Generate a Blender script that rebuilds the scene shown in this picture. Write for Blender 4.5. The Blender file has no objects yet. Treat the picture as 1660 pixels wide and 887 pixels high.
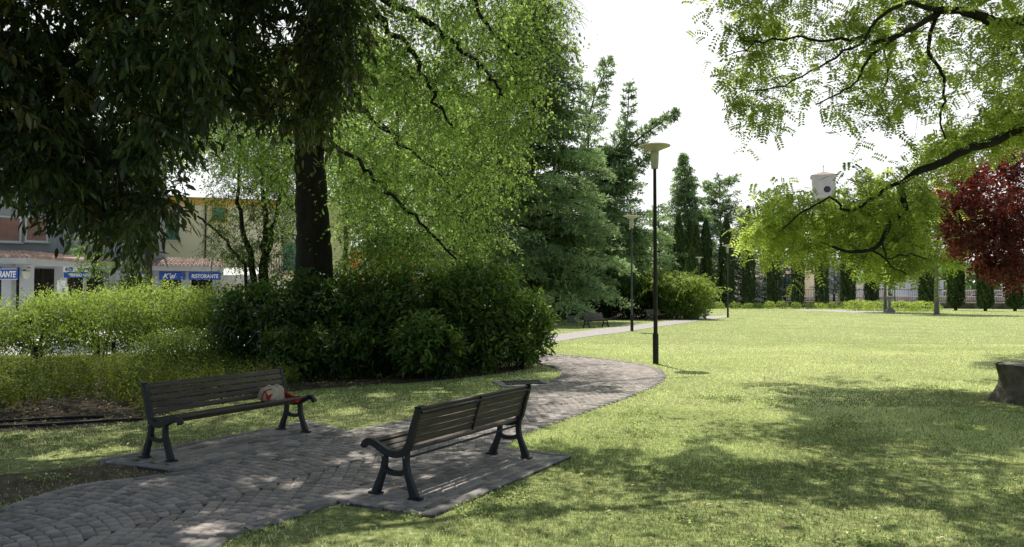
import bpy, bmesh, math, random
import numpy as np
from mathutils import Vector, Matrix

rng = np.random.default_rng(7)
random.seed(7)
scene = bpy.context.scene
COL = scene.collection

# ------------------------------------------------------------------ camera
F = 1245.0
EYE = 1.75
TILT = math.atan(34.5 / F)
cam_d = bpy.data.cameras.new('camera')
cam = bpy.data.objects.new('camera', cam_d)
COL.objects.link(cam)
cam.location = (0, 0, EYE)
cam.rotation_euler = (math.pi / 2 + TILT, 0, 0)
cam_d.sensor_width = 36
cam_d.lens = 36 * F / 1660
cam_d.clip_end = 3000
scene.camera = cam
_ct, _st = math.cos(TILT), math.sin(TILT)

def ray(px, py):
    cx = (px - 830) / F
    cy = (443.5 - py) / F
    return np.array([cx, _ct - _st * cy, _st + _ct * cy])

def W(px, py, z=0.0):                    # ground point seen at a pixel of the survey
    r = ray(px, py)
    t = (z - EYE) / r[2]
    return np.array([r[0] * t, r[1] * t, z])

def D(px, py, Y):                        # point at distance Y
    r = ray(px, py)
    t = Y / r[1]
    return np.array([r[0] * t, Y, EYE + r[2] * t])

# ------------------------------------------------------------------ objects
def tag(o, label=None, cat=None, group=None, kind=None):
    if label: o['label'] = label
    if cat: o['category'] = cat
    if group: o['group'] = group
    if kind: o['kind'] = kind
    return o

def empty(name, loc, rz=0.0, label=None, cat=None, group=None):
    o = bpy.data.objects.new(name, None)
    o.empty_display_size = 0.2
    COL.objects.link(o)
    o.location = tuple(float(v) for v in loc)
    o.rotation_euler = (0, 0, rz)
    return tag(o, label, cat, group)

def link(name, me, parent=None):
    o = bpy.data.objects.new(name, me)
    COL.objects.link(o)
    if parent is not None:
        o.parent = parent
    return o

def children(o):
    return [c for c in bpy.data.objects if c.parent == o]

def copy_tree(o, parent=None):
    kids = children(o)
    c = o.copy()
    COL.objects.link(c)
    if parent is not None:
        c.parent = parent
    for k in kids:
        copy_tree(k, c)
    return c

def np_mesh(name, V, faces, mats, attrs=None, smooth=False, matidx=None):
    """faces: list of int arrays (n,k)."""
    me = bpy.data.meshes.new(name)
    V = np.asarray(V, dtype=np.float32).reshape(-1, 3)
    me.vertices.add(len(V))
    me.vertices.foreach_set('co', V.ravel())
    li, ls, lt, s = [], [], [], 0
    for f in faces:
        f = np.asarray(f, dtype=np.int32)
        if len(f) == 0: continue
        k = f.shape[1]
        li.append(f.ravel())
        ls.append(s + np.arange(len(f)) * k)
        s += len(f) * k
    li = np.concatenate(li); ls = np.concatenate(ls).astype(np.int32)
    me.loops.add(len(li)); me.loops.foreach_set('vertex_index', li)
    me.polygons.add(len(ls)); me.polygons.foreach_set('loop_start', ls)
    if smooth:
        me.polygons.foreach_set('use_smooth', np.ones(len(ls), dtype=bool))
    if matidx is not None:
        me.polygons.foreach_set('material_index', np.asarray(matidx, dtype=np.int32))
    for m in (mats if isinstance(mats, (list, tuple)) else [mats]):
        me.materials.append(m)
    me.update(calc_edges=True)
    if attrs:
        for k, a in attrs.items():
            at = me.attributes.new(k, 'FLOAT', 'FACE')
            at.data.foreach_set('value', np.asarray(a, dtype=np.float32))
    return me

# shape collector: boxes, tubes, prisms gathered in ONE mesh
class MB:
    def __init__(s):
        s.V = []; s.F = {}; s.n = 0
    def add(s, V, F):
        V = np.asarray(V, float).reshape(-1, 3)
        for f in F:
            s.F.setdefault(len(f), []).append([i + s.n for i in f])
        s.V.append(V); s.n += len(V)
    def box(s, c, size, M=None, bev=0.0):
        bm = bmesh.new()
        bmesh.ops.create_cube(bm, size=1.0)
        for v in bm.verts:
            v.co = Vector((v.co.x * size[0], v.co.y * size[1], v.co.z * size[2]))
        if bev > 0:
            bmesh.ops.bevel(bm, geom=bm.edges[:], offset=bev, segments=2, affect='EDGES', profile=0.6)
        if M is not None:
            bm.transform(M)
        bm.verts.ensure_lookup_table(); bm.verts.index_update()
        V = [tuple(v.co + Vector(c)) for v in bm.verts]
        s.add(V, [[v.index for v in f.verts] for f in bm.faces])
        bm.free()
    def tube(s, P, R, n=6, cap=True):
        P = np.asarray(P, float); R = np.broadcast_to(np.asarray(R, float), (len(P),))
        V, Fq = tube_np(P, R, n)
        k = len(P)
        s.add(V, Fq.tolist() + ([list(range(n))[::-1], list(range((k - 1) * n, k * n))] if cap else []))
    def lathe(s, prof, c=(0, 0, 0), n=24):
        V = []; Fs = []
        for (r, z) in prof:
            for i in range(n):
                a = 2 * math.pi * i / n
                V.append((c[0] + r * math.cos(a), c[1] + r * math.sin(a), c[2] + z))
        for j in range(len(prof) - 1):
            for i in range(n):
                i2 = (i + 1) % n
                Fs.append([j * n + i, j * n + i2, (j + 1) * n + i2, (j + 1) * n + i])
        Fs.append(list(range(n))[::-1]); Fs.append(list(range((len(prof) - 1) * n, len(prof) * n)))
        s.add(V, Fs)
    def prism(s, poly, z0, z1):
        n = len(poly)
        V = [(p[0], p[1], z0) for p in poly] + [(p[0], p[1], z1) for p in poly]
        Fs = [[i, (i + 1) % n, n + (i + 1) % n, n + i] for i in range(n)]
        s.add(V, Fs + [list(range(n))[::-1], list(range(n, 2 * n))])
    def quad(s, a, b, c, d):
        s.add([a, b, c, d], [[0, 1, 2, 3]])
    def build(s, name, mat, parent=None, smooth=False, attrs=None):
        V = np.concatenate(s.V)
        me = bpy.data.meshes.new(name)
        Fs = [f for k in s.F for f in s.F[k]]
        me.from_pydata(V.tolist(), [], Fs)
        for m in (mat if isinstance(mat, (list, tuple)) else [mat]):
            me.materials.append(m)
        me.update()
        if smooth:
            for p in me.polygons: p.use_smooth = True
            try: me.set_sharp_from_angle(angle=math.radians(40))
            except Exception: pass
        return link(name, me, parent)

def tube_np(P, R, n=6):
    T = np.gradient(P, axis=0)
    T /= (np.linalg.norm(T, axis=1, keepdims=True) + 1e-9)
    up = np.array([0.0, 0.0, 1.0]) if abs(T[0][2]) < 0.8 else np.array([1.0, 0.0, 0.0])
    X = np.empty_like(P)
    x = np.cross(T[0], up); x /= np.linalg.norm(x) + 1e-9
    for i in range(len(P)):
        x = x - T[i] * np.dot(x, T[i]); x /= np.linalg.norm(x) + 1e-9
        X[i] = x
    Yv = np.cross(T, X)
    a = np.linspace(0, 2 * np.pi, n, endpoint=False)
    V = P[:, None, :] + R[:, None, None] * (np.cos(a)[None, :, None] * X[:, None, :] + np.sin(a)[None, :, None] * Yv[:, None, :])
    V = V.reshape(-1, 3)
    k = len(P)
    i = np.arange(n); j = (i + 1) % n
    Fq = np.concatenate([np.stack([r * n + i, r * n + j, (r + 1) * n + j, (r + 1) * n + i], 1) for r in range(k - 1)])
    return V, Fq

def inpoly(x, y, poly):
    poly = np.asarray(poly)[:, :2]
    c = np.zeros(len(x), bool)
    n = len(poly)
    j = n - 1
    for i in range(n):
        xi, yi = poly[i]; xj, yj = poly[j]
        m = ((yi > y) != (yj > y)) & (x < (xj - xi) * (y - yi) / (yj - yi + 1e-12) + xi)
        c ^= m
        j = i
    return c

def smooth_poly(P, n=4):
    """catmull-rom open polyline"""
    P = np.asarray(P, float)
    out = []
    for i in range(len(P) - 1):
        p0 = P[max(i - 1, 0)]; p1 = P[i]; p2 = P[i + 1]; p3 = P[min(i + 2, len(P) - 1)]
        for t in np.arange(n) / n:
            out.append(0.5 * ((2 * p1) + (-p0 + p2) * t + (2 * p0 - 5 * p1 + 4 * p2 - p3) * t * t + (-p0 + 3 * p1 - 3 * p2 + p3) * t ** 3))
    out.append(P[-1])
    return np.array(out)

def vnoise(x, y, s, seed=0):
    r = np.random.default_rng(seed)
    o = np.zeros_like(x)
    for k in range(6):
        a = r.uniform(0, 6.28); f = s * r.uniform(.6, 1.7); p = r.uniform(0, 6.28)
        o += np.sin((x * math.cos(a) + y * math.sin(a)) * f + p + 1.3 * np.sin((y * math.cos(a) - x * math.sin(a)) * f * .7 + p * 2))
    return o / 6

# ------------------------------------------------------------------ materials
def new_mat(name):
    m = bpy.data.materials.new(name)
    m.use_nodes = True
    nt = m.node_tree
    nt.nodes.clear()
    out = nt.nodes.new('ShaderNodeOutputMaterial')
    return m, nt, out

def N(nt, t, **kw):
    n = nt.nodes.new(t)
    for k, v in kw.items():
        if k in n.inputs.keys(): n.inputs[k].default_value = v
        else: setattr(n, k, v)
    return n

def ramp(nt, src, stops):
    r = nt.nodes.new('ShaderNodeValToRGB')
    el = r.color_ramp.elements
    while len(el) < len(stops): el.new(0.5)
    for e, (p, c) in zip(el, stops):
        e.position = p; e.color = (*c, 1)
    nt.links.new(src, r.inputs[0])
    return r.outputs[0]

def coords(nt, scale=1.0, kind='Object'):
    tc = nt.nodes.new('ShaderNodeTexCoord')
    mp = nt.nodes.new('ShaderNodeMapping')
    mp.inputs['Scale'].default_value = (scale,) * 3 if not isinstance(scale, tuple) else scale
    nt.links.new(tc.outputs[kind], mp.inputs[0])
    return mp.outputs[0]

def noise(nt, vec, scale, detail=4, rough=.55):
    n = nt.nodes.new('ShaderNodeTexNoise')
    n.inputs['Scale'].default_value = scale
    n.inputs['Detail'].default_value = detail
    n.inputs['Roughness'].default_value = rough
    nt.links.new(vec, n.inputs['Vector'])
    return n.outputs[0]

def mixc(nt, f, a, b, mode='MIX'):
    n = nt.nodes.new('ShaderNodeMix')
    n.data_type = 'RGBA'; n.blend_type = mode
    for i, v in ((0, f), (6, a), (7, b)):
        if hasattr(v, 'links'): nt.links.new(v, n.inputs[i])
        else: n.inputs[i].default_value = (*v, 1) if isinstance(v, tuple) else v
    return n.outputs[2]

def bump(nt, h, strength=.3, dist=.02):
    b = nt.nodes.new('ShaderNodeBump')
    b.inputs['Strength'].default_value = strength
    b.inputs['Distance'].default_value = dist
    nt.links.new(h, b.inputs['Height'])
    return b.outputs[0]

def mat_basic(name, c1, c2, scale=3.0, rough=.8, bmp=.2, metal=0.0, detail=5, bdist=.01, spec=.4, stretch=None):
    m, nt, out = new_mat(name)
    v = coords(nt, stretch or 1.0)
    nz = noise(nt, v, scale, detail)
    col = ramp(nt, nz, [(.3, c1), (.7, c2)])
    p = N(nt, 'ShaderNodeBsdfPrincipled', Roughness=rough, Metallic=metal)
    p.inputs['Specular IOR Level'].default_value = spec
    nt.links.new(col, p.inputs['Base Color'])
    if bmp > 0:
        nz2 = noise(nt, v, scale * 6, 4)
        nt.links.new(bump(nt, nz2, bmp, bdist), p.inputs['Normal'])
    nt.links.new(p.outputs[0], out.inputs[0])
    return m

def mat_leaf(name, stops, trans=(.25, .38, .04), tf=.4, rough=.45, spec=.4, big=.6):
    m, nt, out = new_mat(name)
    at = nt.nodes.new('ShaderNodeAttribute'); at.attribute_name = 'rnd'
    v = coords(nt, 1.0)
    nz = noise(nt, v, big, 2)
    ad = N(nt, 'ShaderNodeMath', operation='ADD'); ad.use_clamp = True
    sc = N(nt, 'ShaderNodeMath', operation='MULTIPLY_ADD')
    nt.links.new(nz, sc.inputs[0]); sc.inputs[1].default_value = .9; sc.inputs[2].default_value = -.45
    nt.links.new(at.outputs['Fac'], ad.inputs[0]); nt.links.new(sc.outputs[0], ad.inputs[1])
    col = ramp(nt, ad.outputs[0], stops)
    p = N(nt, 'ShaderNodeBsdfPrincipled', Roughness=rough)
    p.inputs['Specular IOR Level'].default_value = spec
    nt.links.new(col, p.inputs['Base Color'])
    tcol = mixc(nt, ad.outputs[0], tuple(c * .6 for c in trans), tuple(min(1, c * 1.5) for c in trans))
    t = nt.nodes.new('ShaderNodeBsdfTranslucent')
    nt.links.new(tcol, t.inputs[0])
    mx = nt.nodes.new('ShaderNodeMixShader'); mx.inputs[0].default_value = tf
    nt.links.new(p.outputs[0], mx.inputs[1]); nt.links.new(t.outputs[0], mx.inputs[2])
    nt.links.new(mx.outputs[0], out.inputs[0])
    return m

M = {}
M['bark_dark'] = mat_basic('bark_dark', (.007, .006, .005), (.032, .026, .021), 5, .95, .8, bdist=.03, stretch=(1, 1, .25))
M['bark_brown'] = mat_basic('bark_brown', (.02, .016, .012), (.07, .055, .042), 6, .95, .8, bdist=.03, stretch=(1, 1, .3))
M['bark_grey'] = mat_basic('bark_grey', (.16, .15, .12), (.32, .30, .25), 5, .9, .5, bdist=.02, stretch=(1, 1, .3))
M['iron'] = mat_basic('cast_iron', (.007, .010, .017), (.014, .018, .028), 9, .5, .12, bdist=.003, spec=.5)
M['pole_black'] = mat_basic('black_pole_paint', (.010, .010, .012), (.022, .020, .022), 4, .5, .05, bdist=.002)
M['pole_grey'] = mat_basic('grey_green_pole_paint', (.05, .065, .07), (.08, .095, .10), 4, .5, .05, bdist=.002)
M['concrete'] = mat_basic('concrete', (.28, .27, .25), (.42, .40, .37), 6, .9, .3)
M['stone_dark'] = mat_basic('dark_stone', (.07, .058, .048), (.26, .22, .18), 5, .95, .9, bdist=.03)
M['tower'] = mat_basic('tower_stone', (.42, .40, .39), (.52, .50, .48), .6, .95, .2)
M['towerroof'] = mat_basic('weathered_tiles', (.34, .27, .23), (.46, .38, .33), 1.5, .95, .3)
M['cream'] = mat_basic('cream_render', (.72, .60, .38), (.80, .68, .46), .7, .9, .1)
M['yellow'] = mat_basic('yellow_render', (.95, .88, .62), (.97, .92, .72), .5, .9, .1)
M['yellow_band'] = mat_basic('ochre_band', (.75, .50, .12), (.82, .58, .18), .8, .9, .1)
M['greywall'] = mat_basic('grey_render', (.38, .39, .43), (.46, .47, .51), .6, .95, .15)
M['white'] = mat_basic('white_paint', (.74, .74, .74), (.82, .82, .80), 3, .6, .05)
M['signblue'] = mat_basic('blue_sign', (.012, .06, .36), (.02, .08, .42), 3, .4, 0)
M['shutter_pink'] = mat_basic('pink_shutter', (.52, .29, .26), (.60, .35, .31), 3, .7, .1)
M['shutter_green'] = mat_basic('green_shutter', (.09, .26, .21), (.13, .34, .27), 3, .6, .1)
M['orange'] = mat_basic('orange_render', (.72, .17, .05), (.80, .24, .08), 1, .9, .1)
M['darkglass'] = mat_basic('dark_glass', (.01, .01, .012), (.03, .028, .03), 1, .15, 0, spec=.6)
M['brownframe'] = mat_basic('brown_frame', (.035, .02, .016), (.06, .035, .03), 2, .6, .1)
M['rail'] = mat_basic('iron_railing', (.03, .028, .03), (.06, .055, .055), 4, .6, 0)
M['soil'] = mat_basic('soil', (.022, .016, .012), (.10, .075, .055), 3.5, 1, 1.0, detail=10, bdist=.05)
M['drysoil'] = mat_basic('dry_soil', (.07, .055, .035), (.22, .18, .11), 5, 1, .9, detail=10, bdist=.04)
M['street'] = mat_basic('street_asphalt', (.70, .69, .66), (.80, .79, .76), .5, .9, .2)  # paler than asphalt, raised to bounce light onto the yellow house
M['hose'] = mat_basic('black_hose', (.012, .010, .010), (.03, .026, .025), 4, .6, 0)
M['deadwood'] = mat_basic('dead_wood', (.14, .12, .11), (.30, .27, .24), 8, .9, .4)
M['cloth'] = mat_basic('cream_cloth', (.52, .44, .33), (.66, .58, .46), 14, .95, .3)
M['redcloth'] = mat_basic('red_cloth', (.45, .03, .015), (.62, .06, .03), 12, .9, .3)
M['wallrubble'] = mat_basic('rubble_wall', (.07, .06, .055), (.20, .17, .15), 1.6, .95, .8, bdist=.08)
M['wallpale'] = mat_basic('pale_wall', (.42, .38, .36), (.58, .54, .50), .5, .95, .3)
M['pinkband'] = mat_basic('pinkish_masonry', (.20, .155, .14), (.36, .30, .27), 1.2, .95, .3)

# tiled roof
def mat_tiles():
    m, nt, out = new_mat('roof_tiles')
    v = coords(nt, 1.0)
    nz = noise(nt, v, 3, 6)
    col = ramp(nt, nz, [(.3, (.22, .14, .12)), (.55, (.40, .30, .26)), (.75, (.60, .52, .47))])
    p = N(nt, 'ShaderNodeBsdfPrincipled', Roughness=.9)
    nt.links.new(col, p.inputs[0]); nt.links.new(p.outputs[0], out.inputs[0])
    return m
M['tiles'] = mat_tiles()

# bench slats: weathered brown wood
def mat_slat():
    m, nt, out = new_mat('weathered_slats')
    v = coords(nt, (1.2, 14, 14))
    nz = noise(nt, v, 3, 8, .65)
    v2 = coords(nt, 1.0)
    n2 = noise(nt, coords(nt, (.35, 16, 16)), 1.3, 3)
    c = ramp(nt, nz, [(.3, (.03, .022, .017)), (.55, (.10, .074, .060)), (.75, (.20, .165, .14))])
    c = mixc(nt, ramp(nt, n2, [(.4, (0, 0, 0)), (.75, (.7, .7, .7))]), c, (.085, .072, .066), 'MIX')
    p = N(nt, 'ShaderNodeBsdfPrincipled', Roughness=.62)
    nt.links.new(c, p.inputs[0])
    nt.links.new(bump(nt, nz, .5, .004), p.inputs['Normal'])
    nt.links.new(p.outputs[0], out.inputs[0])
    return m
M['slat'] = mat_slat()

def mat_ground():
    m, nt, out = new_mat('lawn_ground')
    v = coords(nt, 1.0)
    a = noise(nt, v, .35, 5, .6)
    b = noise(nt, v, 14, 8, .75)
    c = noise(nt, v, 1.6, 5, .6)
    g = ramp(nt, b, [(.30, (.07, .085, .03)), (.50, (.28, .33, .12)), (.70, (.62, .68, .30))])
    dry = ramp(nt, b, [(.3, (.10, .085, .04)), (.7, (.28, .23, .11))])
    f = ramp(nt, c, [(.46, (0, 0, 0)), (.68, (1, 1, 1))])
    f2 = ramp(nt, a, [(.42, (.15, .15, .15)), (.62, (.75, .75, .75))])
    mm = N(nt, 'ShaderNodeMath', operation='MULTIPLY')
    nt.links.new(f, mm.inputs[0]); nt.links.new(f2, mm.inputs[1])
    col = mixc(nt, mm.outputs[0], g, dry)
    p = N(nt, 'ShaderNodeBsdfPrincipled', Roughness=.95)
    p.inputs['Specular IOR Level'].default_value = .1
    nt.links.new(col, p.inputs[0])
    nt.links.new(bump(nt, b, .8, .04), p.inputs['Normal'])
    nt.links.new(p.outputs[0], out.inputs[0])
    return m
M['ground'] = mat_ground()

def mat_attr(name, stops, rough=.85, sc=25, bs=.4, bd=.004, trans=None, tint=None):
    m, nt, out = new_mat(name)
    at = nt.nodes.new('ShaderNodeAttribute'); at.attribute_name = 'rnd'
    col = ramp(nt, at.outputs['Fac'], stops)
    v = coords(nt, 1.0)
    nz = noise(nt, v, sc, 5)
    col = mixc(nt, .55, col, ramp(nt, nz, [(.25, (.35, .35, .35)), (.75, (1.15, 1.15, 1.15))]), 'MULTIPLY')
    p = N(nt, 'ShaderNodeBsdfPrincipled', Roughness=rough)
    p.inputs['Specular IOR Level'].default_value = .25
    nt.links.new(col, p.inputs[0])
    if bs > 0: nt.links.new(bump(nt, nz, bs, bd), p.inputs['Normal'])
    nt.links.new(p.outputs[0], out.inputs[0])
    return m
M['cobble'] = mat_attr('porphyry_cobbles', [(0, (.17, .155, .155)), (.4, (.43, .38, .35)), (.75, (.60, .525, .48)), (1, (.74, .66, .61))])
M['kerb'] = mat_attr('border_stone', [(0, (.27, .25, .24)), (1, (.43, .395, .375))], sc=12)
M['mortar'] = mat_basic('joint_sand', (.04, .036, .034), (.11, .10, .09), 12, 1, .8)
M['farpath'] = mat_basic('far_paving', (.34, .31, .30), (.48, .45, .43), 5, .95, .4, detail=8)

def mat_grass():
    m, nt, out = new_mat('grass_blades')
    at = nt.nodes.new('ShaderNodeAttribute'); at.attribute_name = 'rnd'
    col = ramp(nt, at.outputs['Fac'], [(0, (.04, .07, .02)), (.28, (.11, .15, .045)), (.5, (.27, .32, .135)), (.66, (.74, .80, .37)), (.86, (.92, .90, .56)), (1, (.78, .70, .50))])
    p = N(nt, 'ShaderNodeBsdfPrincipled', Roughness=.6)
    p.inputs['Specular IOR Level'].default_value = .2
    nt.links.new(col, p.inputs[0])
    t = nt.nodes.new('ShaderNodeBsdfTranslucent')
    nt.links.new(mixc(nt, 1.0, col, (1.5, 1.6, 1.35), 'MULTIPLY'), t.inputs[0])
    mx = nt.nodes.new('ShaderNodeMixShader'); mx.inputs[0].default_value = .45
    nt.links.new(p.outputs[0], mx.inputs[1]); nt.links.new(t.outputs[0], mx.inputs[2])
    nt.links.new(mx.outputs[0], out.inputs[0])
    return m
M['grass'] = mat_grass()
M['litter'] = mat_attr('leaf_litter', [(0, (.10, .065, .035)), (.4, (.30, .22, .10)), (.7, (.55, .45, .16)), (1, (.66, .62, .50))], bs=0)

M['leaf_dark'] = mat_leaf('dark_glossy_leaf', [(0, (.008, .018, .008)), (.5, (.022, .046, .016)), (.85, (.05, .085, .03)), (1, (.10, .085, .03))], (.16, .22, .025), .24, .36, .5)
M['leaf_brownish'] = M['leaf_dark']
M['leaf_elm'] = mat_leaf('light_green_leaf', [(0, (.045, .085, .02)), (.45, (.13, .235, .05)), (1, (.34, .48, .13))], (.48, .72, .15), .52, .5, .3)
M['leaf_mid'] = mat_leaf('mid_green_leaf', [(0, (.02, .045, .010)), (.5, (.05, .10, .02)), (1, (.10, .17, .03))], (.16, .27, .03), .4, .5, .3)
M['leaf_locust'] = mat_leaf('locust_leaflet', [(0, (.03, .07, .018)), (.45, (.11, .18, .04)), (1, (.34, .43, .12))], (.55, .70, .13), .52, .5, .3)
M['leaf_lime'] = mat_leaf('lime_green_leaf', [(0, (.10, .17, .03)), (.5, (.24, .34, .06)), (1, (.40, .50, .12))], (.55, .70, .12), .5, .5, .3)
M['leaf_laurel'] = mat_leaf('laurel_leaf', [(0, (.008, .020, .007)), (.45, (.026, .060, .014)), (.8, (.075, .15, .026)), (1, (.20, .28, .05))], (.16, .28, .03), .28, .42, .4)
M['leaf_hedge'] = mat_leaf('privet_leaf', [(0, (.03, .06, .012)), (.5, (.12, .19, .035)), (1, (.38, .45, .12))], (.42, .55, .09), .42, .5, .3)
M['leaf_weed'] = mat_leaf('weed_leaf', [(0, (.04, .07, .012)), (.5, (.10, .15, .03)), (.85, (.20, .22, .035)), (1, (.35, .29, .04))], (.22, .28, .03), .35, .6, .2)
M['leaf_red'] = mat_leaf('purple_red_leaf', [(0, (.022, .007, .010)), (.5, (.06, .017, .024)), (.85, (.17, .045, .045)), (1, (.42, .15, .11))], (.45, .06, .025), .28, .38, .5)
M['needle'] = mat_leaf('cedar_needles', [(0, (.06, .10, .055)), (.5, (.19, .28, .14)), (1, (.46, .57, .29))], (.36, .50, .19), .40, .6, .3)
M['needle_light'] = mat_leaf('light_cedar_needles', [(0, (.09, .14, .08)), (.5, (.26, .34, .18)), (1, (.48, .56, .32))], (.22, .30, .10), .3, .6, .3)
M['needle_blue'] = mat_leaf('blue_spruce_needles', [(0, (.10, .14, .14)), (.5, (.20, .26, .27)), (1, (.34, .40, .41))], (.2, .25, .24), .2, .6, .3)
M['cypress'] = mat_leaf('cypress_foliage', [(0, (.025, .05, .02)), (.5, (.055, .095, .035)), (1, (.12, .17, .06))], (.10, .16, .04), .2, .7, .2)

# ------------------------------------------------------------------ light & world
SUN = np.array([-0.072, 0.40, 1.0]); SUN /= np.linalg.norm(SUN)
elev = math.asin(SUN[2])
sd = bpy.data.lights.new('sun', 'SUN'); sd.energy = 5.0; sd.angle = math.radians(.55); sd.color = (1.0, .955, .86)
so = bpy.data.objects.new('sun', sd); COL.objects.link(so)
so.rotation_euler = Vector(SUN).to_track_quat('Z', 'Y').to_euler()
so.location = (0, 0, 40)
w = bpy.data.worlds.new('World'); scene.world = w; w.use_nodes = True
nt = w.node_tree; nt.nodes.clear()
wo = nt.nodes.new('ShaderNodeOutputWorld')
sky = nt.nodes.new('ShaderNodeTexSky'); sky.sky_type = 'NISHITA'; sky.sun_disc = False
sky.sun_elevation = elev; sky.sun_rotation = math.atan2(SUN[0], SUN[1])
b1 = nt.nodes.new('ShaderNodeBackground'); b1.inputs[1].default_value = .10
nt.links.new(sky.outputs[0], b1.inputs[0])
b2 = nt.nodes.new('ShaderNodeBackground'); b2.inputs[0].default_value = (.97, .985, 1.0, 1); b2.inputs[1].default_value = 1.25
tc = nt.nodes.new('ShaderNodeTexCoord')
nz = noise(nt, tc.outputs['Generated'], 2.2, 6)
fc = ramp(nt, nz, [(.48, (.02,) * 3), (.70, (.30,) * 3)])
sx_ = nt.nodes.new('ShaderNodeSeparateXYZ'); nt.links.new(tc.outputs['Generated'], sx_.inputs[0])
haze = nt.nodes.new('ShaderNodeMapRange'); haze.interpolation_type = 'SMOOTHSTEP'
haze.inputs['From Min'].default_value = .30; haze.inputs['From Max'].default_value = .72
nt.links.new(sx_.outputs['Y'], haze.inputs['Value'])
mxx = N(nt, 'ShaderNodeMath', operation='MAXIMUM'); nt.links.new(fc, mxx.inputs[0]); nt.links.new(haze.outputs[0], mxx.inputs[1])
fc = mxx.outputs[0]
mx = nt.nodes.new('ShaderNodeMixShader')
nt.links.new(fc, mx.inputs[0]); nt.links.new(b1.outputs[0], mx.inputs[1]); nt.links.new(b2.outputs[0], mx.inputs[2])
nt.links.new(mx.outputs[0], wo.inputs[0])
scene.view_settings.view_transform = 'Standard'
scene.view_settings.look = 'None'
scene.view_settings.exposure = 0
scene.cycles.max_bounces = 6
scene.cycles.diffuse_bounces = 3
scene.cycles.transmission_bounces = 4
scene.cycles.transparent_max_bounces = 4
scene.cycles.caustics_reflective = False
scene.cycles.caustics_refractive = False

# ------------------------------------------------------------------ foliage generators
def unit(v):
    return v / (np.linalg.norm(v, axis=-1, keepdims=True) + 1e-9)

def rnd_dir(n, up=0.0, spread=1.0):
    v = rng.normal(size=(n, 3)) * spread
    v[:, 2] += up
    return unit(v)

def leaf_mesh(name, P, d, nrm, L, Wd, mat, rnd, kind='q', parent=None):
    n = len(P)
    L = np.broadcast_to(L, (n,))[:, None]; Wd = np.broadcast_to(Wd, (n,))[:, None]
    d = unit(d)
    s = unit(np.cross(d, nrm)); nn = np.cross(s, d)
    if kind == 'q':
        V = np.stack([P, P + d * L * .5 + s * Wd * .5 + nn * Wd * .12, P + d * L, P + d * L * .5 - s * Wd * .5 + nn * Wd * .12], 1)
        b = np.arange(n)[:, None] * 4
        faces = [b + np.array([[0, 1, 2, 3]])]
        a = rnd
    else:
        dr = np.array([0, 0, -1.0])
        V = np.stack([P, P + d * L + dr * L * .12,
                      P + d * L * .28 + s * Wd * .42 + nn * Wd * .16, P + d * L * .66 + s * Wd * .40 + nn * Wd * .12 + dr * L * .04,
                      P + d * L * .28 - s * Wd * .42 + nn * Wd * .16, P + d * L * .66 - s * Wd * .40 + nn * Wd * .12 + dr * L * .04], 1)
        b = np.arange(n)[:, None] * 6
        faces = [b + np.array([[0, 2, 3, 1]]), b + np.array([[0, 1, 5, 4]])]
        a = np.concatenate([rnd, rnd])
    me = np_mesh(name, V.reshape(-1, 3), faces, mat, {'rnd': a})
    return link(name, me, parent)

class Skel:
    """tree skeleton: limbs are given, finer branches grow to reach the clumps"""
    def __init__(s, root):
        s.root = np.asarray(root, float)
        s.P = np.zeros((0, 3)); s.R = np.zeros(0); s.T = np.zeros((0, 3))
        s.V = []; s.Fq = []; s.n = 0
    def chain(s, P, R, sides):
        P = np.asarray(P, float); R = np.asarray(R, float)
        V, Fq = tube_np(P - s.root, R, sides)
        s.V.append(V); s.Fq.append(Fq + s.n); s.n += len(V)
        T = unit(np.gradient(P, axis=0))
        s.P = np.concatenate([s.P, P]); s.R = np.concatenate([s.R, R]); s.T = np.concatenate([s.T, T])
    def limb(s, P, r0, r1, wob=.04, sides=9, n=5):
        Q = smooth_poly(P, n)
        k = len(Q)
        t = np.linspace(0, 1, k)
        Q = Q + rng.normal(size=Q.shape) * wob * (t[:, None] * (1 - t[:, None]) * 4) ** .5 * .5
        s.chain(Q, r0 + (r1 - r0) * t ** .8, sides)
        return Q
    def reach(s, targets, sag=.15, rmax=.05, ksel=.012, stiff=.45, rtip=.004, cost_r=0.0, zbias=.0):
        root = s.root
        dd = np.min(np.linalg.norm(s.P[None, ::3] - targets[:, None], axis=2), axis=1) if len(targets) < 6000 else np.linalg.norm(targets - root, axis=1)
        order = np.argsort(dd)
        for i in order:
            tg = targets[i]
            dv = tg - s.P
            dist = np.linalg.norm(dv, axis=1)
            al = np.sum(dv * s.T, axis=1) / (dist + 1e-6)
            c = dist * (1.25 - .35 * al) - cost_r * s.R
            j = int(np.argmin(c)); L = dist[j]
            if L < .05: continue
            k = 4 if L < .8 else 6
            t = np.linspace(0, 1, k)[:, None]
            p0 = s.P[j]; p1 = p0 + s.T[j] * L * stiff + np.array([0, 0, zbias * L]); 
            Q = (1 - t) ** 2 * p0 + 2 * t * (1 - t) * p1 + t ** 2 * tg
            Q[:, 2] += sag * L * (t[:, 0] * (1 - t[:, 0]))
            Q[1:-1] += rng.normal(size=(k - 2, 3)) * .045 * L
            r0 = min(s.R[j] * .7, rmax, rtip + ksel * L)
            s.chain(Q, np.linspace(r0, rtip, k), 4 if r0 < .012 else 5)
    def build(s, mat, parent, name='trunk'):
        me = np_mesh(name, np.concatenate(s.V), [np.concatenate(s.Fq)], mat, smooth=True)
        return link(name, me, parent)

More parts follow.
